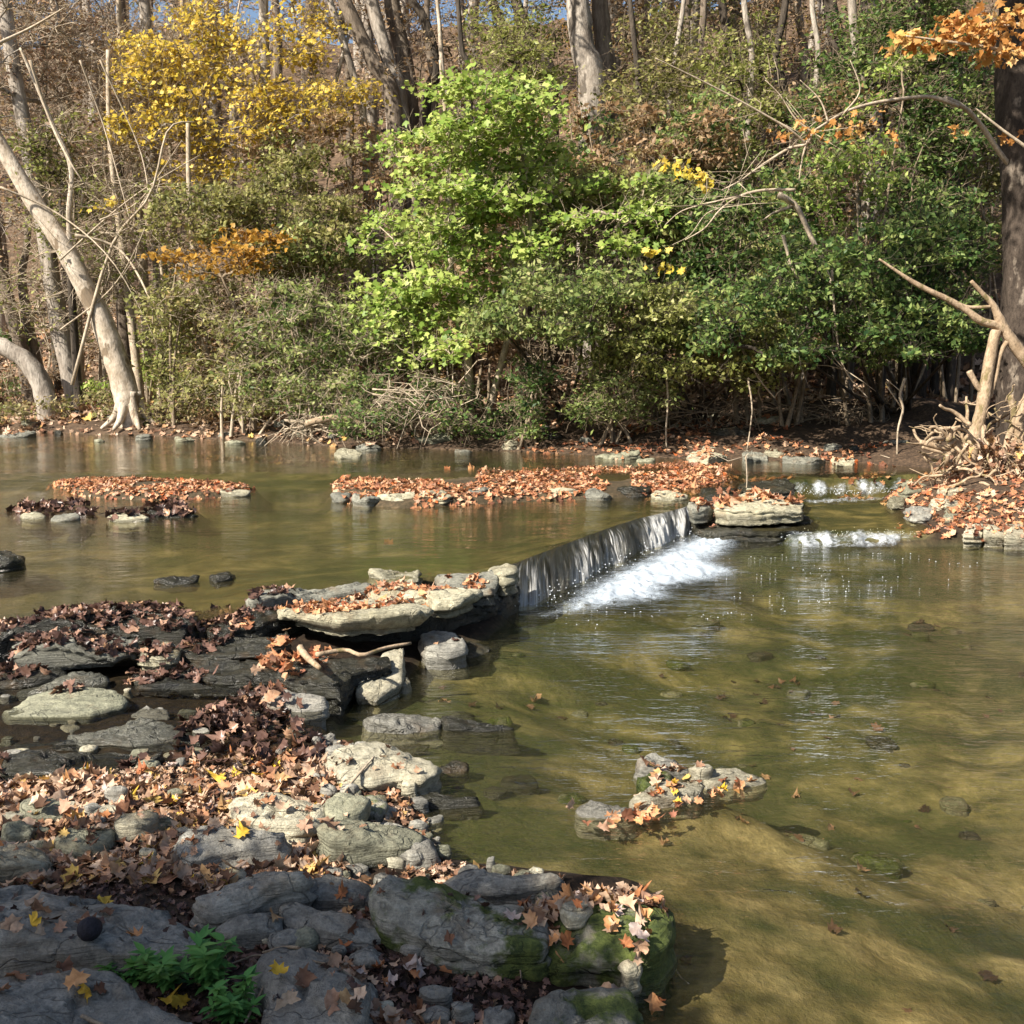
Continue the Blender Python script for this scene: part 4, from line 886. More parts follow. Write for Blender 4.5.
oneleaf(660, 1000, .02, 'russet', 'leaf in the water off the mossy boulder', .06, (0, 0, 1), 5)

# ------------------------------------------------------------------ tubes
def tube(pts, rad, sides=8, jit=0., seed=1, res=None):
    pts = np.asarray(pts, float); rad = np.asarray(rad, float)
    if res:   # smooth resample
        n0 = len(pts); t = np.linspace(0, n0 - 1, res); i = np.clip(t.astype(int), 0, n0 - 2); f = (t - i)[:, None]
        p0 = pts[np.maximum(i - 1, 0)]; p1 = pts[i]; p2 = pts[i + 1]; p3 = pts[np.minimum(i + 2, n0 - 1)]
        q = .5 * (2 * p1 + (p2 - p0) * f + (2 * p0 - 5 * p1 + 4 * p2 - p3) * f ** 2 + (-p0 + 3 * p1 - 3 * p2 + p3) * f ** 3)
        rad = np.interp(t, np.arange(n0), rad); pts = q
    n = len(pts); tg = np.gradient(pts, axis=0); tg /= np.maximum(np.linalg.norm(tg, axis=1), 1e-9)[:, None]
    ref = np.array([.31, .95, .05]) if abs(tg[:, 1]).mean() < .8 else np.array([.95, .1, .3])
    u = np.cross(tg, ref); u /= np.linalg.norm(u, axis=1)[:, None]; v = np.cross(tg, u)
    a = np.linspace(0, 2 * np.pi, sides, endpoint=False)
    ring = np.cos(a)[None, :, None] * u[:, None] + np.sin(a)[None, :, None] * v[:, None]
    rr = rad[:, None] * np.ones((n, sides))
    if jit:
        q = np.stack([np.broadcast_to(np.cos(a) * 1.2, (n, sides)), np.broadcast_to(np.sin(a) * 1.2, (n, sides)), np.broadcast_to(np.arange(n)[:, None] * .35, (n, sides))], -1)
        rr = rr * (1 + jit * fbm(q, 1.3, 3, seed))
    V = (pts[:, None] + ring * rr[..., None]).reshape(-1, 3)
    i = np.arange(n - 1)[:, None] * sides + np.arange(sides)[None]; j = np.arange(n - 1)[:, None] * sides + (np.arange(sides)[None] + 1) % sides
    Q = np.stack([i.ravel(), j.ravel(), j.ravel() + sides, i.ravel() + sides], -1)
    V = np.r_[V, pts[:1], pts[-1:]]; s = np.arange(sides); e = (s + 1) % sides
    T = np.r_[np.stack([e, s, np.full(sides, n * sides)], -1), np.stack([(n - 1) * sides + s, (n - 1) * sides + e, np.full(sides, n * sides + 1)], -1)]
    return V, Q, T
class MB:
    def __init__(s): s.V = []; s.Q = []; s.T = []; s.n = 0
    def add(s, V, Q=None, T=None):
        if Q is not None and len(Q): s.Q.append(Q + s.n)
        if T is not None and len(T): s.T.append(T + s.n)
        s.V.append(V); s.n += len(V)
    def tube(s, *a, **k): s.add(*tube(*a, **k))
    def cones(s, p0, p1, r0, r1, sides=3):
        """many separate tapered segments at once"""
        n = len(p0)
        if n == 0: return
        d = p1 - p0; d = d / np.maximum(np.linalg.norm(d, axis=1), 1e-9)[:, None]
        u = np.cross(d, np.array([.3, .9, .1])); u /= np.maximum(np.linalg.norm(u, axis=1), 1e-9)[:, None]; v = np.cross(d, u)
        a = np.linspace(0, 2 * np.pi, sides, endpoint=False)
        ring = np.cos(a)[None, :, None] * u[:, None] + np.sin(a)[None, :, None] * v[:, None]
        V = np.stack([p0[:, None] + ring * np.asarray(r0).reshape(-1, 1, 1), p1[:, None] + ring * np.asarray(r1).reshape(-1, 1, 1)], 1).reshape(-1, 3)
        i = np.arange(sides); j = (i + 1) % sides
        Q = np.stack([i, j, j + sides, i + sides], -1)
        Q = (Q[None] + (np.arange(n) * sides * 2)[:, None, None]).reshape(-1, 4)
        s.add(V, Q)
    def build(s, name, mat, parent=None, loc=(0, 0, 0), smooth=True):
        V = np.concatenate(s.V) - np.asarray(loc)
        fs = []
        if s.Q: fs.append(np.concatenate(s.Q))
        if s.T: fs.append(np.concatenate(s.T))
        return mesh_np(name, V, fs, mat, smooth)
def small_leaves(c, size, flat=.6, lobed=False, droop=.0, face=None):
    n = len(c); nr = rng.normal(0, 1, (n, 3)) * (1 - flat) + np.array([0, 0, 1.0]) * flat
    if face is not None: nr = nr + np.asarray(face)
    x, y, z = frames(nr, rng.uniform(0, 6.28, n))
    if droop: y = y + np.array([0, 0, -droop]); y /= np.linalg.norm(y, axis=1)[:, None]
    sz = size * rng.uniform(.45, 1.4, n)
    if lobed: tpl = np.array([(0, -.5, 0), (.38, -.18, .05), (.5, .2, .1), (.18, .16, .04), (0, .6, -.05), (-.18, .16, .04), (-.5, .2, .1), (-.38, -.18, .05)]); fc = np.array([(0, 1, 3), (1, 2, 3), (0, 3, 5), (3, 4, 5), (0, 5, 7), (5, 6, 7)])
    else: tpl = np.array([(0, -.5, 0), (.27, .05, .07), (0, .5, 0), (-.27, .05, .07)]); fc = np.array([(0, 1, 2), (0, 2, 3)])
    k = len(tpl)
    V = c[:, None] + sz[:, None, None] * (tpl[None, :, 0:1] * x[:, None] + tpl[None, :, 1:2] * y[:, None] + tpl[None, :, 2:3] * z[:, None])
    return V.reshape(-1, 3), (fc[None] + (np.arange(n) * k)[:, None, None]).reshape(-1, 3)
def ell(n, c, r, shell=.0):
    d = rng.normal(0, 1, (n, 3)); d /= np.linalg.norm(d, axis=1)[:, None]
    q = rng.uniform(shell ** 3, 1, n) ** (1 / 3)
    return np.asarray(c) + d * q[:, None] * np.asarray(r)
def plant(name, label, cat, trunks, lobes, bark, leafmat, nleaf=60, lsize=.09, cr=.35, flat=.6, lobed=False, ntwig=5, twiglen=.35, tipr=.006, trunk_sides=8, group=None, droop=0, shell=.3, face=None, extra=None, clflat=.45, twigmat=None, gap=-.38):
    """trunks: list of (pts, radii). lobes: list of (centre, radii, number of clumps)"""
    base = np.array(trunks[0][0][0]) if trunks else np.array(lobes[0][0])
    e = empty(name, base, label, cat, group)
    mb = MB(); nodes = []; nr_ = []
    for k, (pts, rad) in enumerate(trunks):
        mb.tube(pts, rad, trunk_sides, .14, k + 3, res=max(6, len(pts) * 5))
        q = resample(np.asarray(pts, float), 24); nodes.append(q[6:]); nr_.append(np.interp(np.linspace(0, 1, 24), np.linspace(0, 1, len(rad)), rad)[6:])
    at = np.concatenate([ell(n, c, r, shell) for c, r, n in lobes]) if lobes else np.zeros((0, 3))
    if len(at) > 24: at = at[(vn(at, 1.25, 41) + .5 * vn(at, 2.6, 42)) > gap]
    if nodes:
        Nd = np.concatenate(nodes); Nr = np.concatenate(nr_)
        par = np.full(len(Nd), -1); cntn = np.zeros(len(Nd)); NT = len(Nd)
        if len(at):
            d0 = np.array([np.linalg.norm(Nd - a, axis=1).min() for a in at]); order = np.argsort(d0)
            Nl = list(Nd); pl = list(par); seg = []
            arr = np.zeros((len(Nd) + len(at) * 4, 3)); arr[:len(Nd)] = Nd; m = len(Nd)
            pp_ = np.full(len(arr), -1)
            for ai in order:
                a = at[ai]; dd = np.linalg.norm(arr[:m] - a, axis=1) + .6 * np.maximum(arr[:m, 2] - a[2], 0)
                j = int(np.argmin(dd)); s = arr[j]; v = a - s; ln = np.linalg.norm(v); prev = j
                sag = np.array([0, 0, .10 * ln])
                for q in (.25, .5, .75, 1.0):
                    pt = s + v * q + sag * math.sin(q * math.pi) + rng.normal(0, .035 * ln, 3) * (q < 1)
                    arr[m] = pt; pp_[m] = prev; prev = m; m += 1
            cn = np.zeros(m); 
            isleafn = np.zeros(m, bool); isleafn[NT + 3::4] = True; cn[isleafn] = 1
            for q in range(m - 1, NT - 1, -1):
                cn[pp_[q]] += cn[q]
            rr = tipr * np.maximum(cn, 1) ** .5
            idx = np.arange(NT, m); r1 = rr[idx]; pr = pp_[idx]; r0 = np.where(pr >= NT, rr[pr], np.minimum(np.r_[Nr, np.zeros(m - NT)][pr] * .7, r1 * 1.3))
            r0 = np.maximum(r0, r1)
            mb.cones(arr[pr], arr[idx], r0, r1, 5)
    if ntwig and len(at):
        s = np.repeat(at, ntwig, 0); d = rng.normal(0, 1, s.shape); d[:, 2] = d[:, 2] * .6 + .25; d /= np.linalg.norm(d, axis=1)[:, None]
        ln = rng.uniform(.4, 1.2, len(s))[:, None] * twiglen
        mid = s + d * ln * .5 + rng.normal(0, .05, s.shape) * twiglen; en = mid + (d + rng.normal(0, .35, d.shape)) * ln * .5
        tw = MB() if twigmat else mb
        tw.cones(s, mid, tipr * .8, tipr * .55, 3); tw.cones(mid, en, tipr * .55, tipr * .25, 3)
        b2 = mid + (d[:, [1, 0, 2]] * np.array([-1, 1, 1])) * ln * .45; tw.cones(mid, b2, tipr * .5, tipr * .2, 3)
        if twigmat: link('twigs', tw.build('twigs', M[twigmat], loc=base), parent=e)
    if extra: extra(mb)
    if mb.n: link('trunk', mb.build('trunk', M[bark], loc=base), parent=e)
    if leafmat and nleaf and len(at):
        w = rng.uniform(.4, 1.5, len(at)); cc = np.repeat(at, np.maximum(1, (w * nleaf)).astype(int), 0)
        sc = np.repeat(w ** .5, np.maximum(1, (w * nleaf)).astype(int))[:, None]
        c = cc + rng.normal(0, .5, cc.shape) * cr * np.array([1, 1, clflat]) * sc
        V, Fc = small_leaves(c, lsize, flat, lobed, droop, face)
        link('crown', mesh_np('crown', V - base, Fc, M[leafmat]), parent=e)
    return e
def lob(px, py, Y, rx, ry, rz=None, n=30):
    """lobe of foliage: centre over pixel at depth Y, radii given as seen (px) turned to metres"""
    s = Y / F * 1.0
    return (D(px, py, Y), (rx * s, (rz if rz else (rx + ry) * .5 * s), ry * s), n)
def tr(pts, Y, r0, r1, dY=0):
    """trunk polyline seen at pixel points, depth Y (+dY towards the end); first point snapped to the ground"""
    n = len(pts); out_ = [D(x, y, Y + dY * i / max(1, n - 1)) for i, (x, y) in enumerate(pts)]
    g = gz(out_[0][0], out_[0][1]); b = out_[0].copy(); b[2] = g - .15
    if out_[0][2] > g + .15: out_.insert(0, b)
    else: out_[0] = b
    return (out_, list(np.linspace(r0 * 1.15, r1, len(out_))))

# ---------- named trees
CAN = lambda px, Y, z, rx, rz, n: ((D(px, 300, Y)[0], Y, z), (rx, rx * .8, rz), n)
def flare(base, r, n=7, ln=.7):
    def f(mb):
        for k in range(n):
            a = k * 6.28 / n + random.uniform(-.3, .3); ln = .32; p = np.array(base)
            d = np.array([math.cos(a), math.sin(a), 0])
            mb.tube([p + np.array([0, 0, .55]) + d * r * .5, p + np.array([0, 0, .25]) + d * r * .95, p + d * (r + ln * .35) + np.array([0, 0, .06]), p + d * (r + ln) + np.array([0, 0, -.1])], [r * .5, r * .42, r * .3, r * .12], 7, .1, k, res=10)
    return f
t1 = tr([(132, 434), (129, 405), (122, 378), (108, 335), (88, 292), (66, 250), (36, 205), (0, 145), (-45, 70), (-90, -30), (-110, -150)], 19.6, .225, .09)
plant('sycamore_tree', 'pale mottled sycamore leaning left from the far shore', 'tree', [t1, (tr([(70, 256), (69, 215), (71, 168), (55, 130), (36, 84), (20, 48)], 19.6, .05, .02)[0][1:], [.06, .05, .045, .04, .03, .02])],
      [CAN(-150, 19.6, 11, 3.2, 2.5, 50)], 'syc', 'f_pink', 20, .12, .6, extra=flare(t1[0][0] + np.array([0, 0, .15]), .22), trunk_sides=14, tipr=.012)
t2 = tr([(77, 402), (70, 370), (60, 325), (52, 280), (45, 230), (32, 165), (16, 80), (5, 0), (0, -120)], 21.5, .19, .12)
plant('bare_tree', 'grey trunk standing straight behind the leaning white tree', 'tree', [t2], [CAN(0, 21.5, 9.5, 3, 3, 60), lob(40, 90, 21.5, 90, 60, n=40), lob(90, 190, 21.5, 70, 60, n=30)], 'bark_l', 'f_pink', 16, .10, .5, ntwig=9, twiglen=.8, tipr=.011, trunk_sides=12, twigmat='twig')
t3 = tr([(48, 408), (42, 385), (30, 365), (10, 350), (-20, 336), (-60, 300)], 20.8, .20, .14)
plant('leaning_tree', 'crooked grey trunk bent low over the left edge', 'tree', [t3], [lob(-60, 250, 20.8, 60, 60, n=30)], 'bark_l', 'f_pink', 20, .1, .5, trunk_sides=12)
t4 = tr([(32, 400), (22, 350), (8, 300), (-5, 240), (-15, 120), (-20, -60)], 22.5, .14, .10)
plant('bare_tree', 'thin dim trunk between the crooked and straight grey trunks', 'tree', [t4, tr([(48, 400), (30, 330), (22, 280), (28, 230), (25, 150)], 22.8, .11, .05)], [lob(10, 180, 22.5, 60, 80, n=40), CAN(-10, 22.5, 8, 2, 2, 20)], 'bark', 'f_brown', 20, .1, .5, ntwig=8, twiglen=.7, twigmat='twig')
# bare brush upper left
for i, (x, y, Y, rx, ry, n, leaf, nl, lab) in enumerate([
    (60, 60, 23, 80, 60, 95, 'f_pink', 34, 'twiggy pinkish-tan tree in the top left corner'),
    (130, 130, 22, 70, 80, 100, 'f_brown', 36, 'twiggy tree with sparse tan leaves left of the yellow maple'),
    (120, 230, 20.5, 90, 50, 90, 'f_ygreen', 16, 'tangle of bare arching branches behind the leaning tree'),
    (190, 60, 25, 60, 60, 70, 'f_pink', 40, 'thin brown-leaved tree below the blue sky gap'),
    (60, 300, 22, 70, 60, 60, 'f_ygreen', 20, 'shadowy bare thicket between the left trunks'),
    (200, 300, 20, 50, 50, 60, 'f_ygreen', 28, 'bare twiggy thicket right of the leaning tree')]):
    b = tr([(x + 20, 395), (x + 8, y + 60), (x, y), (x - 10, y - 90), (x - 12, y - 180)], Y, .09, .035)
    b2 = tr([(x + 40, 392), (x + 45, y + 80), (x + 40, y + 10), (x + 50, y - 60)], Y + .4, .06, .02)
    plant('bare_tree', lab, 'tree', [b, b2], [lob(x, y, Y, rx, ry, n=n), lob(x + 20, y - 50, Y + 1, rx * .8, ry * .7, n=n // 3)], 'twig', leaf, nl, .085, .45, ntwig=9, twiglen=.75, tipr=.009, twigmat='twig')
# arching pale branches over the leaning tree
e = empty('fallen_branch', D(200, 170, 19.3), 'pale arching dead branches right of the leaning white tree', 'branch')
mb = MB()
for pts, r in [([(72, 385), (110, 250), (150, 195), (168, 130), (195, 122)], .035), ([(60, 260), (110, 215), (150, 185), (200, 155)], .02), ([(150, 190), (165, 205), (178, 215), (188, 208)], .012),
               ([(75, 235), (120, 250), (150, 300), (152, 335)], .03), ([(0, 187), (60, 215), (115, 265), (160, 350)], .02), ([(30, 60), (50, 120), (72, 165), (90, 190)], .03), ([(0, 72), (60, 60), (66, 8)], .0),
               ([(-5, 45), (30, 28), (64, 8)], .035), ([(80, 60), (105, 130), (130, 220)], .02), ([(100, 60), (140, 150), (150, 210)], .018), ([(100, 220), (140, 200), (182, 140)], .02), ([(60, 330), (110, 290), (140, 240), (160, 180)], .018)]:
    if r: mb.tube([D(x, y, 19.2 + .3 * math.sin(i * 2.)) for i, (x, y) in enumerate(pts)], np.linspace(r, r * .35, len(pts)), 6, .1, res=16)
link('branch', mb.build('branch', M['twig'], loc=e.location), parent=e)
# yellow maple
plant('yellow_maple', 'bright yellow maple at the upper left', 'tree',
      [tr([(290, 330), (280, 200), (266, 100), (264, 20), (262, -80), (258, -160)], 21.5, .14, .07), tr([(285, 330), (300, 200), (330, 100), (350, 30)], 21.6, .08, .03)],
      [lob(232, 20, 21, 60, 30, n=46), lob(270, 62, 20.8, 85, 30, n=60), lob(180, 62, 21, 50, 28, n=36), lob(160, 92, 21, 50, 26, n=30), lob(225, 118, 20.6, 78, 26, n=55), lob(315, 110, 20.6, 45, 26, n=36), lob(300, 20, 21.5, 40, 28, n=30), lob(190, 150, 20.8, 45, 20, n=24), lob(110, 205, 20, 35, 14, n=14), lob(150, 130, 20.5, 36, 22, n=24), lob(200, 170, 20.6, 50, 18, n=26), lob(352, 90, 21, 30, 26, n=20), lob(130, 60, 21.5, 22, 26, n=14), lob(255, -60, 21.5, 110, 50, n=40)],
      'bark_l', 'f_yell', 26, .09, .36, gap=-.22, flat=.55, lobed=True, tipr=.006, clflat=.35, ntwig=8, twiglen=.6, twigmat='twig_d', face=(-.15, -.3, 0))
plant('orange_maple', 'low orange-brown sapling above the left shore', 'tree', [tr([(255, 425), (245, 340), (225, 285), (210, 255)], 18.6, .05, .02)],
      [lob(220, 262, 18.3, 55, 18, n=40), lob(175, 290, 18.5, 35, 12, n=14), lob(250, 240, 18.6, 30, 14, n=16)], 'twig_d', 'f_orbr', 34, .09, .35, flat=.6, clflat=.25, lobed=True)
# green maple sapling
GS = [(480, 105, 52, 34, 36), (455, 150, 66, 26, 34), (520, 150, 50, 26, 22), (440, 205, 62, 30, 40), (510, 200, 62, 30, 36), (465, 255, 78, 26, 44), (570, 245, 46, 30, 26), (430, 300, 52, 28, 34), (490, 300, 55, 24, 26), (425, 345, 42, 16, 16), (560, 180, 40, 26, 16), (395, 240, 34, 40, 26), (610, 230, 46, 30, 30), (590, 290, 46, 22, 22), (385, 300, 34, 30, 20), (540, 110, 36, 24, 16), (630, 190, 36, 22, 16)]
plant('green_maple', 'bright green maple sapling in the middle of the far bank', 'tree',
      [tr([(470, 442), (468, 360), (452, 290), (452, 180), (445, 110), (440, 60)], 17.2, .07, .02), tr([(480, 442), (510, 330), (530, 230), (520, 140)], 17.3, .06, .02), tr([(455, 442), (430, 350), (410, 250)], 17.2, .04, .015)],
      [lob(x, y, 16.6 + .4 * ((i * 7) % 3) - .3 * (y > 250), rx, ry, .7, n=n) for i, (x, y, rx, ry, n) in enumerate(GS)],
      'twig', 'f_green', 40, .095, .40, flat=.62, lobed=True, tipr=.006, clflat=.3, face=(-.1, -.4, 0), shell=.45)
# shrubs: (label, lobes, mat, nleaf, lsize, Y, kind)
def shrub(label, lobes, mat, nleaf=44, ls=.075, Y=17, base=None, bark='twig_d', nst=5, cr=.23, ntwig=7, name='shrub', cat='shrub', group=None, flat=.45, clflat=.5, dz=.8, lobed=False, tw=.4, droop=0, back=0.):
    xs = [l[0] for l in lobes]; ys = [l[1] for l in lobes]; bx = base if base else sum(xs) / len(xs)
    trs = []
    for k in range(nst):
        l = lobes[k % len(lobes)]; x0 = bx + random.uniform(-18, 18); yb = max(ys) + 40
        trs.append(tr([(x0, max(435, yb) - 12 * back), ((x0 * .6 + l[0] * .4) + random.uniform(-10, 10), (max(435, yb) + l[1]) / 2), (l[0] + random.uniform(-10, 10), l[1])], Y + back + .3 * k / nst, .035, .012, dY=-back))
    plant(name, label, cat, trs, [lob(x, y, Y + (random.uniform(-.25, .25)), rx, ry, dz, n=n) for x, y, rx, ry, n in lobes], bark, mat, int(nleaf * 1.05), ls * 1.22, cr, flat=flat, ntwig=ntwig, tipr=.005, twiglen=tw, group=group, clflat=clflat, trunk_sides=6, lobed=lobed, face=(-.05, -.12, 0), droop=droop, shell=.2)
shrub('grey-green honeysuckle shrub under the yellow maple', [(300, 205, 80, 36, 50), (260, 250, 60, 40, 40), (340, 240, 60, 45, 44), (235, 200, 40, 30, 24), (330, 165, 60, 25, 30)], 'f_olive', 50, .08, 19.2, base=300)
shrub('dense dull green shrub at the water edge left of the maple sapling', [(300, 320, 60, 45, 44), (360, 340, 60, 45, 44), (330, 390, 60, 30, 34), (270, 370, 45, 35, 30)], 'f_mid', 40, .07, 17.6, base=320, ntwig=9, bark='twig')
shrub('grey-brown twiggy shrub over the left shoreline', [(245, 330, 45, 40, 34), (220, 380, 45, 30, 30), (275, 405, 50, 20, 24)], 'f_olive', 34, .07, 18.2, base=240, ntwig=9, bark='twig')
shrub('yellow-green bush behind the leaning tree', [(165, 330, 35, 30, 26), (185, 370, 40, 28, 28), (150, 290, 30, 25, 18)], 'f_ygreen', 40, .08, 20.5, base=175)
shrub('bright green bush at the foot of the leaning tree', [(150, 372, 26, 18, 18), (105, 380, 20, 20, 12)], 'f_green', 40, .08, 21, base=140)
shrub('low green bush at the left edge behind the trunks', [(10, 385, 40, 22, 30), (10, 350, 25, 20, 14)], 'f_dark', 40, .08, 23, base=10)
shrub('dark low shrub at the waterline below the maple sapling', [(400, 400, 50, 28, 40), (455, 410, 50, 25, 30), (370, 420, 40, 18, 20), (500, 425, 25, 16, 14)], 'f_dark', 36, .06, 16.9, base=420, ntwig=8)
shrub('brown and yellow leaved shrub right of the yellow maple', [(385, 160, 45, 30, 30), (365, 200, 40, 30, 26), (345, 135, 35, 22, 18), (300, 150, 60, 16, 26)], 'f_brown', 40, .085, 20.5, base=380)
shrub('brown leaved shrub above and right of the maple sapling', [(590, 125, 70, 24, 44), (620, 165, 70, 28, 46), (560, 115, 40, 20, 20), (680, 140, 60, 34, 36)], 'f_brown', 42, .09, 18.6, base=610)
shrub('green bush right of the maple sapling', [(590, 220, 55, 28, 34), (640, 240, 50, 34, 30), (600, 275, 50, 22, 24), (660, 200, 40, 26, 20)], 'f_mid', 46, .08, 17.6, base=610)
shrub('wide pale green honeysuckle arching over the far shore', [(640, 310, 60, 30, 42), (700, 320, 66, 34, 56), (760, 335, 50, 30, 40), (670, 360, 60, 28, 36), (740, 370, 50, 22, 26), (620, 350, 36, 26, 18)], 'f_ygreen', 46, .075, 15.8, base=700, droop=.2, back=1.2, bark='bark_d')
shrub('bushy green shrub touching the leafy shore', [(620, 390, 42, 22, 30), (590, 410, 34, 16, 18), (650, 405, 34, 18, 18)], 'f_mid', 46, .065, 16.0, base=615)
shrub('small dark plant under the overhang', [(530, 385, 26, 30, 20), (520, 420, 28, 18, 16)], 'f_dark', 40, .07, 16.2, base=528)
shrub('dark green leafy bush in the middle right', [(740, 240, 60, 34, 44), (710, 275, 50, 26, 34), (770, 280, 46, 26, 28), (745, 205, 46, 22, 22)], 'f_dark', 54, .08, 16.9, base=745)
shrub('vine-covered green shrub right of the bare branch', [(850, 180, 40, 36, 30), (860, 235, 46, 36, 36), (845, 290, 40, 36, 30), (880, 330, 40, 30, 24), (895, 100, 50, 34, 34), (910, 60, 36, 22, 16)], 'f_green', 34, .075, 16.8, base=865)
shrub('deep green ivy thicket in front of the big right trunk', [(920, 170, 50, 50, 46), (930, 240, 46, 46, 44), (900, 290, 50, 40, 40), (950, 310, 36, 36, 24), (810, 170, 40, 50, 30), (800, 240, 36, 40, 28)], 'f_dark', 50, .08, 17.8, base=905)
shrub('olive bush between the honeysuckle and the dark thicket', [(800, 310, 26, 26, 14), (790, 350, 30, 20, 14)], 'f_ygreen', 36, .08, 16.6, base=800)
shrub('straw-coloured weeds along the left shore', [(100, 405, 50, 12, 30), (170, 410, 45, 12, 26), (240, 415, 40, 12, 20), (40, 412, 40, 10, 20)], 'f_grass', 40, .07, 20.0, base=140, name='weeds', cat='weeds', nst=6, cr=.25)
# dense dark understorey behind the front shrubs
for i in range(17):
    x = 175 + i * 51 + random.uniform(-12, 12); y = 300 + 55 * math.sin(i * 2.3) ; Y = 19.2 + (i % 3) * .7 - (x > 500) * .9
    m_ = (['f_olive', 'f_brown', 'f_ygreen', 'f_mid', 'f_dark'] if x < 380 else ['f_mid', 'f_dark', 'f_olive', 'f_dark', 'f_mid', 'f_ygreen', 'f_brown'])[i % (5 if x < 380 else 7)]; side = 'left' if x < 400 else 'middle' if x < 680 else 'right'
    cw = {'f_brown': 'brown', 'f_mid': 'mid-green', 'f_dark': 'dark green', 'f_olive': 'olive', 'f_ygreen': 'yellow-green'}[m_]
    shrub(f'dense {cw} bush behind the front row of shrubs at {side}', [(x, y - (30 if x > 470 else 0), 40, 45, 46), (x - 5, y - 85, 36, 34, 28)] + ([(x + 10, y + 80, 42, 36, 34)] if x < 470 else [(x + 10, y - 130, 36, 30, 26)]), m_, 46, .08, Y, base=x, group=f'{cw} bushes behind the front row at {side}', nst=3, ntwig=4, cr=.34)
shrub('green overhanging thicket above the dark recess at right', [(820, 270, 50, 36, 50), (880, 250, 55, 44, 60), (935, 260, 45, 50, 56), (905, 320, 55, 26, 46), (840, 330, 50, 20, 34), (960, 330, 30, 24, 22), (800, 355, 40, 14, 30), (870, 352, 50, 14, 40), (940, 345, 40, 18, 34), (750, 300, 50, 30, 40), (700, 330, 50, 22, 34)], 'f_dark', 50, .075, 14.9, base=900, dz=1.5, back=2.6, bark='bark_d', nst=8)
shrub('green overhanging boughs above the dark recess under the maple sapling', [(540, 290, 40, 22, 30), (590, 310, 40, 20, 26), (510, 320, 36, 14, 18), (560, 330, 44, 14, 26), (500, 325, 40, 14, 20), (600, 280, 50, 26, 34)], 'f_mid', 46, .075, 15.3, base=560, dz=1.4, back=2.4, bark='bark_d')
shrub('brownish shrub filling the gap right of the maple sapling', [(600, 200, 60, 34, 40), (650, 190, 50, 40, 34), (680, 230, 40, 30, 26)], 'f_olive', 46, .08, 17.9, base=640)
for (x, y, Y, mt, lb) in [(650, 100, 20.5, 'f_olive', 'olive-brown crown in front of the slope right of the paired trunks'), (740, 110, 20, 'f_ygreen', 'yellow-green crown under the brown one right of centre'),
                         (830, 120, 19, 'f_dark', 'dark green crown around the black upright trunk'), (880, 60, 19, 'f_dark', 'dark green crown under the orange leaves'), (950, 130, 18.5, 'f_dark', 'dark green crown beside the edge trunk'),
                         (935, 30, 20, 'f_mid', 'mid green crown behind the orange leaves'), (520, 80, 20.5, 'f_ygreen', 'yellow-green crown right of the maple sapling top'), (60, 200, 21, 'f_ygreen', 'thin yellow-green sapling crossing the left trunks'), (40, 20, 24, 'f_brown', 'brown crown in the top left corner')]:
    b = tr([(x + 8, 240), (x + 4, y + 30), (x, y)], Y, .07, .03)
    plant('autumn_tree', lb, 'tree', [b], [lob(x, y, Y, 48, 42, n=62), lob(x + random.uniform(-20, 20), y - 55, Y + .4, 46, 34, n=34)], 'bark_d', mt, 44, .095, .34, ntwig=7, twiglen=.5, tipr=.006, twigmat='twig_d', shell=.1)
# upper middle layer
for i, (x, y, Y, rx, ry, n, mat, lab) in enumerate([
    (430, 70, 24, 70, 50, 50, 'f_brown', 'dry brown tree behind the top of the maple sapling'),
    (520, 60, 25, 60, 50, 46, 'f_olive', 'olive brown tree left of the twin grey trunks'),
    (650, 60, 25, 70, 60, 64, 'f_brown', 'rust brown tree right of the twin grey trunks'),
    (730, 50, 26, 60, 60, 50, 'f_olive', 'thin olive tree in the top middle right'),
    (770, 130, 22, 50, 36, 34, 'f_brown', 'sparse brown tree behind the bare pale branch'),
    (800, 40, 27, 60, 50, 44, 'f_brown', 'brown tree beyond the dark upright trunk'),
    (900, 20, 20, 60, 34, 40, 'f_mid', 'green crown at the top right behind the orange leaves'),
    (620, 20, 30, 80, 40, 40, 'f_orbr', 'orange tree high on the slope'),
    (345, 60, 26, 50, 60, 34, 'f_pink', 'pinkish tree among the leaning trunks'),
    (960, 90, 20, 50, 50, 40, 'f_dark', 'dark green tree beside the big right trunk'),
    (690, 100, 23, 46, 40, 34, 'f_ygreen', 'yellow-green sapling below the top middle')]):
    b = tr([(x + random.uniform(-15, 15), 200), (x + 5, y + 30), (x - 3, y - 40), (x, y - 200)], Y, .11, .05)
    plant('autumn_tree', lab, 'tree', [b], [lob(x, y, Y, rx, ry, n=n), lob(x, y - 90, Y, rx, 60, n=n // 2)], 'bark', mat, 40, .10, .5, ntwig=7, twiglen=.6, tipr=.007, twigmat='twig_d', face=(-.1, -.3, 0))
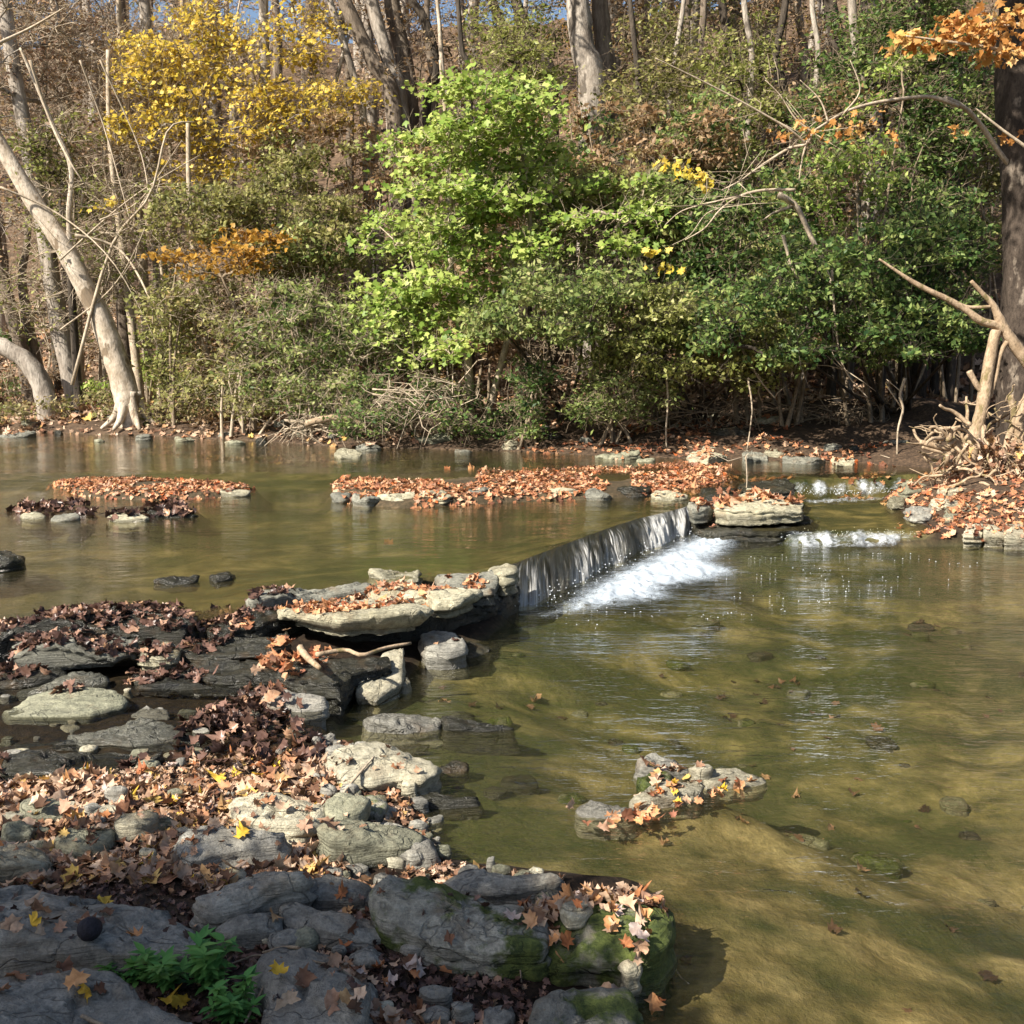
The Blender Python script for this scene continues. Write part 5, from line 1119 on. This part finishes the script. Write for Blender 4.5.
# tall trunks on the slope
TT = [([(395, 118), (372, 60), (345, 0), (320, -80)], 24, .17, 'bark', 'brown trunk leaning left, first of the clump above centre left'),
      ([(402, 120), (388, 60), (372, 0), (360, -80)], 24.2, .16, 'bark_l', 'greyish trunk in the clump above centre left'),
      ([(410, 122), (404, 60), (392, 0), (388, -80)], 24.6, .2, 'bark', 'stoutest brown trunk in the clump above centre left'),
      ([(425, 125), (436, 70), (425, 20), (408, -30)], 24, .12, 'bark_d', 'dark curved trunk right of the clump'),
      ([(447, 125), (443, 80), (440, 30), (436, -40)], 22.5, .05, 'syc', 'thin white stem behind the maple sapling top'),
      ([(552, 100), (535, 50), (516, 0), (500, -80)], 23, .13, 'bark_d', 'dark trunk leaning left above the maple sapling'),
      ([(530, 100), (512, 50), (492, 0), (470, -70)], 25, .12, 'bark', 'second dark leaning trunk farther up'),
      ([(592, 104), (583, 50), (578, 0), (572, -100)], 22.5, .27, 'bark_l', 'thick light grey trunk, left one of the pair at top centre'),
      ([(606, 96), (604, 50), (600, 0), (600, -100)], 23, .20, 'bark', 'grey trunk, shaded right one of the pair at top centre'),
      ([(612, 100), (616, 50), (614, 0), (618, -90)], 27, .14, 'bark_l', 'slim pale trunk right of the top centre pair'),
      ([(735, 130), (730, 60), (722, 0), (716, -90)], 24, .10, 'bark_d', 'dark slim trunk in the top middle right'),
      ([(770, 110), (768, 50), (772, 0), (770, -90)], 28, .20, 'bark_l', 'pale trunk far up the slope at right'),
      ([(842, 92), (838, 50), (830, 0), (824, -90)], 21.5, .15, 'bark_d', 'almost black upright trunk at upper right'),
      ([(876, 100), (872, 50), (868, 0), (866, -90)], 23, .17, 'bark_l', 'pale shaded trunk right of the black upright trunk'),
      ([(930, 130), (925, 60), (915, 0), (905, -90)], 19.5, .16, 'bark_d', 'dark trunk branching behind the orange leaves'),
      ([(160, 260), (156, 200), (150, 120), (146, 20), (140, -80)], 22.5, .14, 'bark_l', 'bleached trunk behind the bare branches at left'),
      ([(120, 260), (118, 180), (124, 60), (118, -60)], 24, .13, 'bark', 'grey-brown trunk left of the yellow maple'),
      ([(205, 250), (215, 150), (210, 40), (204, -80)], 26, .15, 'bark_l', 'pale trunk half hidden by yellow leaves'),
      ([(660, 130), (662, 60), (668, 0), (670, -90)], 29, .17, 'bark', 'brown trunk among the rust brown leaves'),
      ([(800, 120), (803, 50), (798, 0), (800, -80)], 26, .09, 'bark', 'slim brown trunk left of the black upright trunk'),
      ([(700, 120), (694, 60), (696, 0), (690, -90)], 31, .2, 'bark_l', 'distant pale trunk in the top middle right'),
      ([(478, 90), (472, 40), (474, 0), (470, -90)], 29, .16, 'bark_l', 'distant pale trunk above the maple sapling'),
      ([(642, 150), (638, 80), (630, 0), (622, -90)], 20, .055, 'bark_d', 'slim dark stem just right of the paired trunks'),
      ([(668, 150), (672, 80), (684, 0), (690, -90)], 20.5, .05, 'bark_l', 'slim pale stem leaning right near top centre'),
      ([(705, 150), (700, 70), (704, 0), (700, -90)], 21, .07, 'bark', 'slim grey-brown stem right of the leaning pale one'),
      ([(748, 130), (752, 60), (744, 0), (742, -90)], 20, .06, 'bark_l', 'slim pale trunk behind the bare branch'),
      ([(785, 120), (776, 60), (786, 0), (790, -90)], 20.2, .075, 'bark_d', 'dark curved stem behind the bare branch'),
      ([(815, 110), (818, 50), (812, 0), (815, -90)], 19.8, .05, 'bark_l', 'thin pale stem left of the black upright trunk'),
      ([(860, 120), (857, 60), (852, 0), (850, -90)], 19.2, .085, 'bark_l', 'shaded pale trunk just right of the black upright trunk'),
      ([(470, 100), (462, 50), (458, 0), (452, -90)], 20.5, .05, 'bark_d', 'slim dark stem behind the maple sapling top'),
      ([(365, 140), (352, 70), (330, 0), (312, -80)], 21.5, .07, 'bark_l', 'slim pale trunk leaning left at the edge of the yellow maple'),
      ([(300, 200), (306, 100), (312, 0), (316, -90)], 28, .17, 'bark', 'distant brown trunk right of the yellow maple')]
for i, (pts, Y, r, bk, lab) in enumerate(TT):
    t_ = tr(pts, Y, r, r * .75); top = np.array(t_[0][-1]); tip = top + np.array([random.uniform(-.6, .6), 0, 4.5]); t_[0].append(tip); t_[1].append(r * .3)
    plant('tall_tree', lab, 'tree', [t_], [(tip + np.array([random.uniform(-.8, .8), 0, -.2]), (2.0, 1.8, 2.0), 30), ((t_[0][-2] + tip) / 2, (1.8, 1.8, 1.4), 14)], bk, random.choice(['f_brown', 'f_yell', 'f_olive', 'f_orbr', 'f_mid']), 34, .13, .7, ntwig=6, twiglen=.8, tipr=.012, trunk_sides=12)
# deeper forest
for i in range(60):
    Y = 27 + i * .42 + random.random(); x = random.uniform(-.62, .62) * Y
    g = gz(x, Y); hgt = random.uniform(7, 11); r = random.uniform(.10, .22)
    pts = [np.array([x, Y, g - .2]), np.array([x + random.uniform(-.3, .3), Y, g + hgt * .4]), np.array([x + random.uniform(-.7, .7), Y, g + hgt])]
    px_ = 512 + F * x / Y
    side = 'left' if px_ < 340 else 'middle' if px_ < 680 else 'right'
    m_ = random.choice(['f_brown', 'f_pink', 'f_olive', 'f_brown', 'f_yell'])
    colw = {'f_brown': 'brown', 'f_pink': 'pinkish tan', 'f_olive': 'olive', 'f_yell': 'yellow'}[m_]
    plant('woodland_tree', f'{colw} leaved tree far up the slope at {side}', 'tree', [(pts, [r * 1.2, r, r * .4])], [(pts[2] - np.array([0, 0, hgt * .15]), (2.6, 1.8, hgt * .26), 40), (pts[1], (1.9, 1.4, 2.0), 22)], random.choice(['bark', 'bark_l']), m_, 26, .15, .8, ntwig=5, twiglen=.9, tipr=.014, group=f'{colw} trees far up the slope at {side}', trunk_sides=8, shell=.1)
# undergrowth on the slope
for i in range(26):
    Y = 21.5 + (i % 13) * .55; x = (-.55 + 1.1 * ((i * 0.618) % 1)) * Y; g = gz(x, Y)
    m_ = ['f_brown', 'f_olive', 'f_ygreen', 'f_brown', 'f_pink'][i % 5]; colw = {'f_brown': 'brown', 'f_pink': 'pinkish', 'f_olive': 'olive', 'f_ygreen': 'yellow-green'}[m_]
    side = 'left' if x < -3 else 'middle' if x < 3.5 else 'right'
    st = [([np.array([x, Y, g - .1]), np.array([x + random.uniform(-.4, .4), Y, g + .9]), np.array([x + random.uniform(-.6, .6), Y, g + 1.8])], [.03, .02, .01]) for _ in range(4)]
    plant('brush', f'{colw} brush on the slope at {side}', 'shrub', st, [(np.array([x, Y, g + 1.0]), (1.3, .8, .9), 40)], 'twig', m_, 26, .085, .4, ntwig=9, twiglen=.55, group=f'{colw} brush on the slope at {side}', trunk_sides=5)

# ---------- big tree at right with limb and orange leaves
bt = tr([(1022, 470), (1022, 400), (1024, 320), (1028, 240), (1022, 160), (1018, 60), (1024, -60), (1030, -200)], 14.2, .29, .24)
def limbs(mb):
    def t(pts, r0, r1, Y=13.6, sides=7): mb.tube([D(x, y, Y if not isinstance(Y, tuple) else Y[0] + (Y[1] - Y[0]) * i / (len(pts) - 1)) for i, (x, y) in enumerate(pts)], np.linspace(r0, r1, len(pts)), sides, .12, len(pts), res=len(pts) * 4)
    t([(1034, 190), (1005, 160), (980, 124), (962, 106), (945, 98)], .036, .028, (14.3, 13.4))
    t([(958, 106), (930, 97), (900, 99), (870, 104), (845, 112), (828, 122), (812, 132)], .027, .013, (13.4, 12.6))
    t([(812, 132), (806, 144), (790, 148), (770, 160), (752, 172), (738, 182), (722, 190)], .022, .008, 12.6)
    t([(806, 144), (802, 160), (799, 180)], .015, .006, 12.6)
    t([(806, 144), (790, 130), (760, 112), (720, 90), (680, 70), (655, 58)], .016, .005, (12.6, 12.2))
    t([(795, 190), (765, 190), (740, 196), (720, 210), (705, 228), (685, 240)], .02, .006, 12.8)
    t([(740, 196), (722, 200), (700, 205), (680, 212), (665, 225)], .012, .004, 12.8)
    t([(720, 208), (705, 215), (690, 235), (672, 245)], .008, .003, 12.7)
    t([(812, 132), (795, 118), (780, 95), (765, 80)], .012, .004, 12.5); t([(828, 122), (820, 100), (800, 80)], .012, .004, 12.5)
    t([(845, 112), (860, 90), (850, 60)], .012, .004, 12.6)
    t([(1030, 150), (1000, 128), (975, 108)], .02, .008, 11.6); t([(1040, 60), (1000, 50), (950, 42), (905, 36)], .03, .008, (11.6, 11.2)); t([(1040, 20), (1000, 26), (960, 22)], .02, .008, 11.5)
    for _ in range(70):
        x, y = random.choice([(812, 132), (790, 148), (760, 112), (740, 196), (720, 208), (700, 205), (752, 172), (780, 95), (845, 112), (738, 182)])
        p = D(x, y, 12.6); d = rng.normal(0, 1, 3) * np.array([.3, .12, .22]); mb.tube([p, p + d * .5 + rng.normal(0, .02, 3), p + d], [.006, .004, .002], 3)
ee = plant('big_tree', 'massive shaded trunk at the right edge with a dead limb reaching left', 'tree', [bt],
      [((D(1100, 0, 15)[0], 15, 9), (3.2, 2.4, 1.6), 90), ((D(1000, 0, 16.5)[0], 16.5, 9.6), (3, 2.0, 1.4), 50)], 'bark_dappled', 'f_mid', 60, .13, .7, trunk_sides=16, tipr=.015, ntwig=4)
_mb = MB(); limbs(_mb); link('dead_limb', _mb.build('dead_limb', M['twig'], loc=ee.location), parent=ee)
def sprig(label, pts, n, size, mat, Y, spread, name='leafy_branch'):
    c = np.concatenate([D(x, y, Y) + rng.normal(0, 1, (n, 3)) * np.array([spread * a, spread, spread * b]) for x, y, a, b in pts])
    V, Fc = big_leaves(c, rng.normal(0, .6, c.shape) + np.array([-.3, -.5, .6]), rng.uniform(.6, 1.1, len(c)) * size, rng.normal(.2, .4, len(c)), rng.normal(.1, .3, len(c)), seed=n)
    return c, V, Fc
c, V, Fc = sprig('', [(1010, 20, 1, .5), (985, 35, 1, .4), (955, 40, 1, .3), (930, 45, 1, .25), (1000, 55, 1, .3), (965, 20, .8, .3), (1030, 40, 1, .6), (905, 40, .6, .2)], 46, .10, 'f_orange', 11.4, .15)
link('orange_foliage', mesh_np('orange_foliage', V - np.array(ee.location), Fc, M['f_orange']), parent=ee)
c, V, Fc = sprig('', [(830, 135, 1, .4), (855, 130, 1, .5), (800, 130, 1, .4), (865, 125, .8, .6), (895, 138, .3, 1), (960, 130, .7, .3), (1005, 138, 1, .3), (780, 132, 1, .4), (820, 120, 1.5, .4)], 9, .09, 'f_brown', 12.4, .12)
link('withered_leaves', mesh_np('withered_leaves', V - np.array(ee.location), Fc, M['f_orange']), parent=ee)
c, V, Fc = sprig('', [(698, 178, 1, .4), (685, 172, .6, .4), (668, 165, .8, .3), (710, 182, .8, .3), (665, 270, .8, .3), (655, 252, .8, .2)], 11, .095, 'f_yell', 12.9, .11)
link('yellow_leaves', mesh_np('yellow_leaves', V - np.array(ee.location), Fc, M['f_yell']), parent=ee)

# hanging vines
for i, (pts, Y, r, lab) in enumerate([
    ([(905, 378), (900, 395), (903, 410), (898, 430), (897, 458)], 14.5, .022, 'pale crooked vine hanging to the water under the overhang'),
    ([(832, 270), (836, 330), (845, 370), (868, 398)], 15, .018, 'long thin vine curving down in front of the dark shade'),
    ([(666, 372), (668, 400), (666, 430), (667, 456)], 15.6, .02, 'straight thin stem standing in the leafy shore'),
    ([(612, 398), (640, 385), (665, 368)], 15.8, .02, 'short pale fallen stem below the honeysuckle'),
    ([(740, 345), (760, 380), (775, 398)], 15.6, .02, 'pale slanting stick under the honeysuckle'),
    ([(560, 310), (545, 360), (530, 400), (525, 432)], 16.2, .015, 'thin vine hanging under the maple sapling'),
    ([(748, 378), (752, 410), (747, 450)], 15.2, .015, 'upright bare twig at the water edge'),
    ([(746, 456), (747, 480), (745, 500)], 12.0, .010, 'thin bare twig standing by the upstream rapid'),
    ([(778, 195), (795, 205), (810, 235), (822, 260), (832, 285)], 14.8, .045, 'stout dead stick slanting down in front of the dark green bush'),
    ([(783, 235), (790, 262), (797, 278)], 14.8, .025, 'short dead stick beside the stout slanting one')]):
    mb = MB(); P0 = [D(x, y, Y) for x, y in pts]; mb.tube(P0, np.linspace(r, r * .5, len(pts)), 6, .15, i, res=18)
    for _ in range(6 if i in (0, 1) else 2):
        q = P0[random.randrange(len(P0))]; d = rng.normal(0, 1, 3) * np.array([.35, .1, .25]); mb.tube([q, q + d * .5 + rng.normal(0, .04, 3), q + d], [r * .5, r * .35, r * .15], 4)
    tag(link('vine', mb.build('vine', M['twig'], loc=P0[0]), P0[0]), lab, 'vine')
# dead twigs in the dark recess, one tangle each
for i, (x, y, Y, w, h, lab) in enumerate([(420, 400, 16.4, 60, 30, 'tangle of dead pale twigs hanging over the water at left centre'), (560, 370, 17, 50, 50, 'brown vine tangle in the shade under the maple sapling'), (700, 410, 16.6, 80, 35, 'dead brushwood in the shade below the honeysuckle'), (830, 420, 17, 70, 35, 'dark brushwood under the overhang at right'), (600, 250, 17, 40, 40, 'bare brown vines between the green bushes'), (330, 425, 17.3, 60, 16, 'dead sticks along the left-centre waterline'), (250, 290, 19, 90, 60, 'grey twiggy tangle in the left shrubs')]):
    mb = MB(); n = 130; s = w * Y / F * .7; hh = h * Y / F * .7; c0 = D(x, y, Y)
    a = c0 + rng.uniform(-1, 1, (n, 3)) * np.array([s, .4, hh]); d = rng.normal(0, 1, (n, 3)) * np.array([.35, .15, .3])
    mid = a + d * .5 + rng.normal(0, .06, (n, 3)); rr_ = rng.uniform(.004, .011, n)
    mb.cones(a, mid, rr_, rr_ * .8, 4); mb.cones(mid, a + d + rng.normal(0, .08, (n, 3)) + np.array([0, 0, -.1]), rr_ * .8, rr_ * .4, 4)
    for _ in range(4): mb.tube([c0 + np.array([-s * 1.1, random.uniform(-.2, .2), random.uniform(-.8, .8) * hh]), c0 + rng.normal(0, .06, 3), c0 + np.array([s * 1.1, random.uniform(-.2, .2), random.uniform(-.8, .8) * hh])], [.012, .01, .006], 5, res=8)
    tag(link('brushwood', mb.build('brushwood', M['twig'] if i in (0, 5) else M['twig_d'], loc=c0), c0), lab, 'brushwood')
mb = MB(); q0 = D(318, 428, 17); mb.tube([D(x, y, 17) for x, y in [(305, 424), (330, 418), (352, 420), (368, 428)]], [.05, .06, .05, .03], 9, .15, res=14)
tag(link('fallen_log', mb.build('fallen_log', M['drift'], loc=q0), q0), 'short pale log lying on the left-centre shore', 'log')

# ---------- driftwood tangle on the right bank
e = empty('driftwood', D(985, 492, 12.4), 'bleached root mass with a forked dead trunk on the right bank', 'driftwood')
def dt(pts, r, Y=12.4, sides=10, jit=.12):
    return tube([D(x, y, (Y if not isinstance(Y, tuple) else Y[0] + (Y[1] - Y[0]) * i / (len(pts) - 1))) for i, (x, y) in enumerate(pts)], r, sides, jit, int(r[0] * 1000), res=len(pts) * 5)
def part(name, tubes, mat='drift'):
    mb = MB()
    for t_ in tubes: mb.add(*t_)
    return link(name, mb.build(name, M[mat], loc=e.location), parent=e)
part('trunk', [dt([(966, 478), (972, 448), (981, 413), (988, 371), (996, 330)], [.10, .085, .07, .07, .06])])
part('branch', [dt([(1045, 385), (1024, 357), (1008, 335), (1000, 320), (993, 305), (983, 294), (971, 281)], [.085, .075, .06, .055, .035, .028, .02])])
part('branch', [dt([(1004, 330), (996, 325), (981, 321), (966, 310), (951, 301), (920, 286), (898, 272), (879, 259)], [.05, .05, .045, .04, .036, .028, .02, .01])])
part('branch', [dt([(951, 301), (968, 307), (984, 307), (994, 306)], [.025, .02, .02, .015])])
part('branch', [dt([(1010, 338), (1001, 352), (996, 376), (991, 398)], [.03, .028, .025, .015])])
part('branch', [dt([(969, 371), (975, 382), (983, 394)], [.035, .035, .03])])
part('stump', [dt([(950, 440), (958, 446), (962, 460), (966, 476)], [.062, .068, .075, .09])])
part('log', [dt([(920, 442), (935, 446), (950, 449)], [.03, .035, .03]), dt([(922, 447), (940, 452), (955, 455)], [.02, .02, .02])])
mb = MB()
for k in range(170):
    x0 = random.uniform(938, 1050); y0 = random.uniform(425, 492) if x0 < 975 else random.uniform(400, 495)
    a = D(x0, y0, 12.4 + random.uniform(-.45, .5)); ln = random.uniform(.15, .6); d = rng.normal(0, 1, 3) * np.array([.7, .35, .8]); d /= np.linalg.norm(d)
    p = [a]; 
    for s in range(5): d = d + rng.normal(0, .38, 3); d /= np.linalg.norm(d); p.append(p[-1] + d * ln / 5)
    r = random.choice([.006, .008, .012, .02, .03]); mb.tube(p, np.linspace(r, r * .5, 6), 6, .15, k, res=12)
link('roots', mb.build('roots', M['drift'], loc=e.location), parent=e)
part('root', [dt([(1030, 395), (1018, 420), (1022, 450), (1040, 480)], [.07, .06, .06, .05]), dt([(1015, 440), (1000, 455), (985, 465)], [.05, .055, .045]), dt([(1010, 395), (1014, 420), (1006, 450), (1015, 490)], [.04, .035, .035, .03])])
ccx = D(985, 462, 12.4)
cL = ell(420, ccx + np.array([.2, 0, -.05]), (.75, .4, .42)); 
V, Fc = big_leaves(cL, rng.normal(0, 1, cL.shape), rng.uniform(.06, .12, len(cL)), rng.normal(.3, .4, len(cL)), rng.normal(.2, .4, len(cL)), 3)
tag(link('dead_leaves', mesh_np('dead_leaves', V, Fc, M['litter'])), 'dry tan leaves trapped in the root mass', kind='stuff')

# ---------- sticks on the near bank
for i, (pts, z, r, mat, lab) in enumerate([
    ([(316, 655), (345, 650), (362, 655), (385, 648), (411, 643)], .30, .014, 'drift', 'smooth pale stick lying over the ledge edge'),
    ([(300, 648), (308, 658), (320, 668)], .27, .022, 'drift', 'short white broken stick end beside the leaf heap'),
    ([(160, 806), (190, 794), (215, 786), (235, 784)], .22, .012, 'drift', 'pale stick half buried in leaves on the bank'),
    ([(330, 786), (352, 768), (374, 750)], .19, .007, 'twig', 'thin pale twig resting on the flat pale rock'),
    ([(150, 868), (160, 882), (172, 895)], .30, .007, 'twig_d', 'short dark twig poking from the leaves'),
    ([(0, 925), (60, 900), (130, 905), (200, 915), (262, 918), (330, 935)], .33, .005, 'twig_d', 'long dark twig lying across the foreground slabs'),
    ([(262, 918), (300, 940), (360, 950)], .26, .006, 'twig_d', 'dark forked twig beside the dark gap'),
    ([(518, 905), (522, 930), (534, 950), (545, 975)], .27, .003, 'twig_d', 'fine dark twig hanging down the boulder face'),
    ([(660, 918), (676, 926), (690, 942)], .14, .003, 'twig', 'wispy pale twig sticking out over the water'),
    ([(240, 990), (262, 968), (275, 945)], .28, .004, 'twig_d', 'thin curved twig on the dark slab'),
    ([(80, 998), (110, 1005), (140, 1018)], .36, .006, 'twig_d', 'dark twig on the bottom left slab'),
]):
    pw = [P(x, y, z) for x, y in pts]
    if z > 0 and i > 1:
        pw = [np.array([p[0], p[1], max((drop(p[0], p[1])[0] or Vector((0, 0, z))).z + r, 0)]) for p in pw]
    mb = MB(); mb.tube(pw, np.linspace(r, r * .6, len(pw)), 7, .15, i, res=14)
    tag(link('stick', mb.build('stick', M[mat], loc=pw[0]), pw[0]), lab, 'stick')

# ---------- black walnut
q = P(90, 934, .30); h, nn = drop(q[0], q[1]); rw = .034
m_, nt = newmat('blackened_walnut_husk'); g = N(nt, 'ShaderNodeNewGeometry')
nn1 = noise(nt, g.outputs['Position'], 160, 5, .7); out(nt, principled(nt, ramp(nt, nn1, [(.35, (.004, .004, .006)), (.65, (.022, .02, .03))]), .75, nn1, .9, .004, .3).outputs[0])
vv = []; nu, nv = 40, 24
for j in range(nv):
    for i in range(nu):
        th = math.pi * (j + .0001) / (nv - 1.0 + .0002); ph = 2 * math.pi * i / nu
        vv.append((math.sin(th) * math.cos(ph), math.sin(th) * math.sin(ph), math.cos(th)))
vv = np.array(vv); rr_ = rw * (1 + .025 * fbm(vv, 6, 3, 2) + .02 * vn(vv, 2, 4)); W = vv * rr_[:, None]; W[:, 2] *= .97
i = np.arange(nv - 1)[:, None] * nu + np.arange(nu)[None]; j = np.arange(nv - 1)[:, None] * nu + (np.arange(nu)[None] + 1) % nu
tag(link('walnut', mesh_np('walnut', W, np.stack([i.ravel(), i.ravel() + nu, j.ravel() + nu, j.ravel()], -1), m_, True), (h.x, h.y, h.z + rw * .95)), 'round black walnut husk resting on the dark boulder', 'walnut')

# ---------- green plants
def forb(px, py, z, n, hgt, spread, label, ls=.05):
    q = P(px, py, z); hh = drop(q[0], q[1])[0]; b = np.array([q[0], q[1], hh.z])
    e = empty('green_plant', b, label, 'plant'); 
    mb = MB(); LV = []; LFs = []; off = 0
    for k in range(n):
        a = random.uniform(0, 6.28); top = b + np.array([math.cos(a) * spread * random.random(), math.sin(a) * spread * random.random(), hgt * random.uniform(.5, 1)])
        mid = (b + top) / 2 + np.array([0, 0, hgt * .1]); mb.tube([b, mid, top], [.003, .0022, .0012], 5)
        for s in np.linspace(.3, 1, 7):
            c = b * (1 - s) + top * s
            for w in range(3 if s < 1 else 6):
                aa = random.uniform(0, 6.28); up = random.uniform(-.1, .6); d = np.array([math.cos(aa), math.sin(aa), up]); d /= np.linalg.norm(d); L_ = ls * random.uniform(.6, 1.2)
                sd = np.cross(d, [0, 0, 1]); sd /= np.linalg.norm(sd); u = np.cross(sd, d)
                pr = [(0, 0, 0), (.18, .25, .02), (.20, .5, .02), (.10, .8, -.04), (0, 1.05, -.12), (-.10, .8, -.04), (-.20, .5, .02), (-.18, .25, .02), (0, .5, -.02)]
                LV.append(np.array([c + L_ * (x * sd + y * d + zz_ * u) for x, y, zz_ in pr])); 
                LFs.append(np.array([(0, 1, 8), (1, 2, 8), (2, 3, 8), (3, 4, 8), (4, 5, 8), (5, 6, 8), (6, 7, 8), (7, 0, 8)]) + off); off += 9
    link('stem', mb.build('stem', M['f_fern'], loc=b), parent=e)
    link('leaves', mesh_np('leaves', np.concatenate(LV) - b, np.concatenate(LFs), M['f_fern']), parent=e)
forb(205, 992, .14, 9, .16, .09, 'leafy green plant in the gap between the dark slabs')
forb(235, 1022, .16, 9, .10, .10, 'low green plant at the bottom edge', .04)
forb(168, 1000, .12, 7, .12, .09, 'shaded green plant behind the bigger one', .045)
forb(130, 992, .14, 4, .07, .08, 'small shaded sprig at the base of the dark boulder', .04)

# ---------- unseen tree added beyond the right edge: its high crown shades the right-hand woods
plant('added_shade_tree', 'unseen tree added beyond the right edge to shade the right-hand woods', 'tree', [([np.array([10.5, 9, 0.]), np.array([9.4, 9.6, 3.5]), np.array([7.2, 10.4, 6.3]), np.array([4.5, 11.4, 8.0]), np.array([1.8, 12, 8.6])], [.42, .36, .28, .2, .1])],
      [((1.4, 12.2, 8.3), (2.6, 1.6, .9), 120), ((4.6, 11.6, 8.4), (2.2, 1.6, .9), 90)], 'bark', 'f_ygreen', 54, .13, .42, shell=0, tipr=.012, gap=-.2, ntwig=3)
# ---------- tree behind the viewpoint that shades the foreground
el, az = math.radians(41), math.radians(231)
SUN = np.array([math.sin(az) * math.cos(el), math.cos(az) * math.cos(el), math.sin(el)])
def off(px, py, z, s): return P(px, py, z) + SUN * s
lobs = [(off(60, 985, .25, 5.2), (1.0, .45, .31), 110), (off(300, 985, .2, 5.4), (.55, .4, .26), 55), (off(440, 945, .2, 5.6), (.32, .3, .13), 26), (off(-250, 950, .2, 5.2), (1.2, .8, .5), 70), (off(200, 1250, .1, 5.0), (1.6, .8, .5), 80)]
bb = np.array([-5.2, -2.6, .1])
plant('shade_tree', 'leafy tree on the near bank behind the viewpoint', 'tree', [([bb, bb + np.array([.1, .2, 1.8]), bb + np.array([.4, .8, 3.4]), bb + np.array([.8, 1.2, 5])], [.22, .19, .15, .08])], lobs, 'bark', 'f_ygreen', 60, .10, .3, shell=0, tipr=.008, gap=-9)

# ------------------------------------------------------------------ light, sky, camera
w = bpy.data.worlds.new('World'); S.world = w; w.use_nodes = True; nt = w.node_tree; nt.nodes.clear()
sk = N(nt, 'ShaderNodeTexSky', sky_type='NISHITA', sun_disc=False, sun_elevation=el, sun_rotation=az, altitude=200, air_density=1.0, dust_density=2.2, ozone_density=1.2)
bg = N(nt, 'ShaderNodeBackground'); bg.inputs[1].default_value = .072; L(nt, sk.outputs[0], bg.inputs[0])
wo = N(nt, 'ShaderNodeOutputWorld'); L(nt, bg.outputs[0], wo.inputs[0])
sl = bpy.data.lights.new('sun', 'SUN'); sl.energy = 5.0; sl.angle = math.radians(.53); sl.color = (1, .93, .82)
so = bpy.data.objects.new('sun', sl); COL.objects.link(so); so.rotation_mode = 'QUATERNION'; so.rotation_quaternion = Vector(SUN).to_track_quat('Z', 'Y'); so.location = (0, -5, 12)
cam = bpy.data.cameras.new('camera'); cam.sensor_width = 36; cam.sensor_fit = 'HORIZONTAL'; cam.lens = 36 * F / 1024; cam.clip_end = 2000; cam.clip_start = .05
co = bpy.data.objects.new('camera', cam); COL.objects.link(co); co.location = (0, 0, H); co.rotation_euler = (math.pi / 2 - PITCH, 0, 0); S.camera = co
S.view_settings.view_transform = 'Standard'; S.view_settings.look = 'None'; S.view_settings.exposure = 1.2; S.view_settings.gamma = 1
S.cycles.transparent_max_bounces = 12; S.cycles.max_bounces = 6; S.cycles.diffuse_bounces = 3; S.cycles.caustics_reflective = False; S.cycles.caustics_refractive = False; S.cycles.sample_clamp_indirect = 4
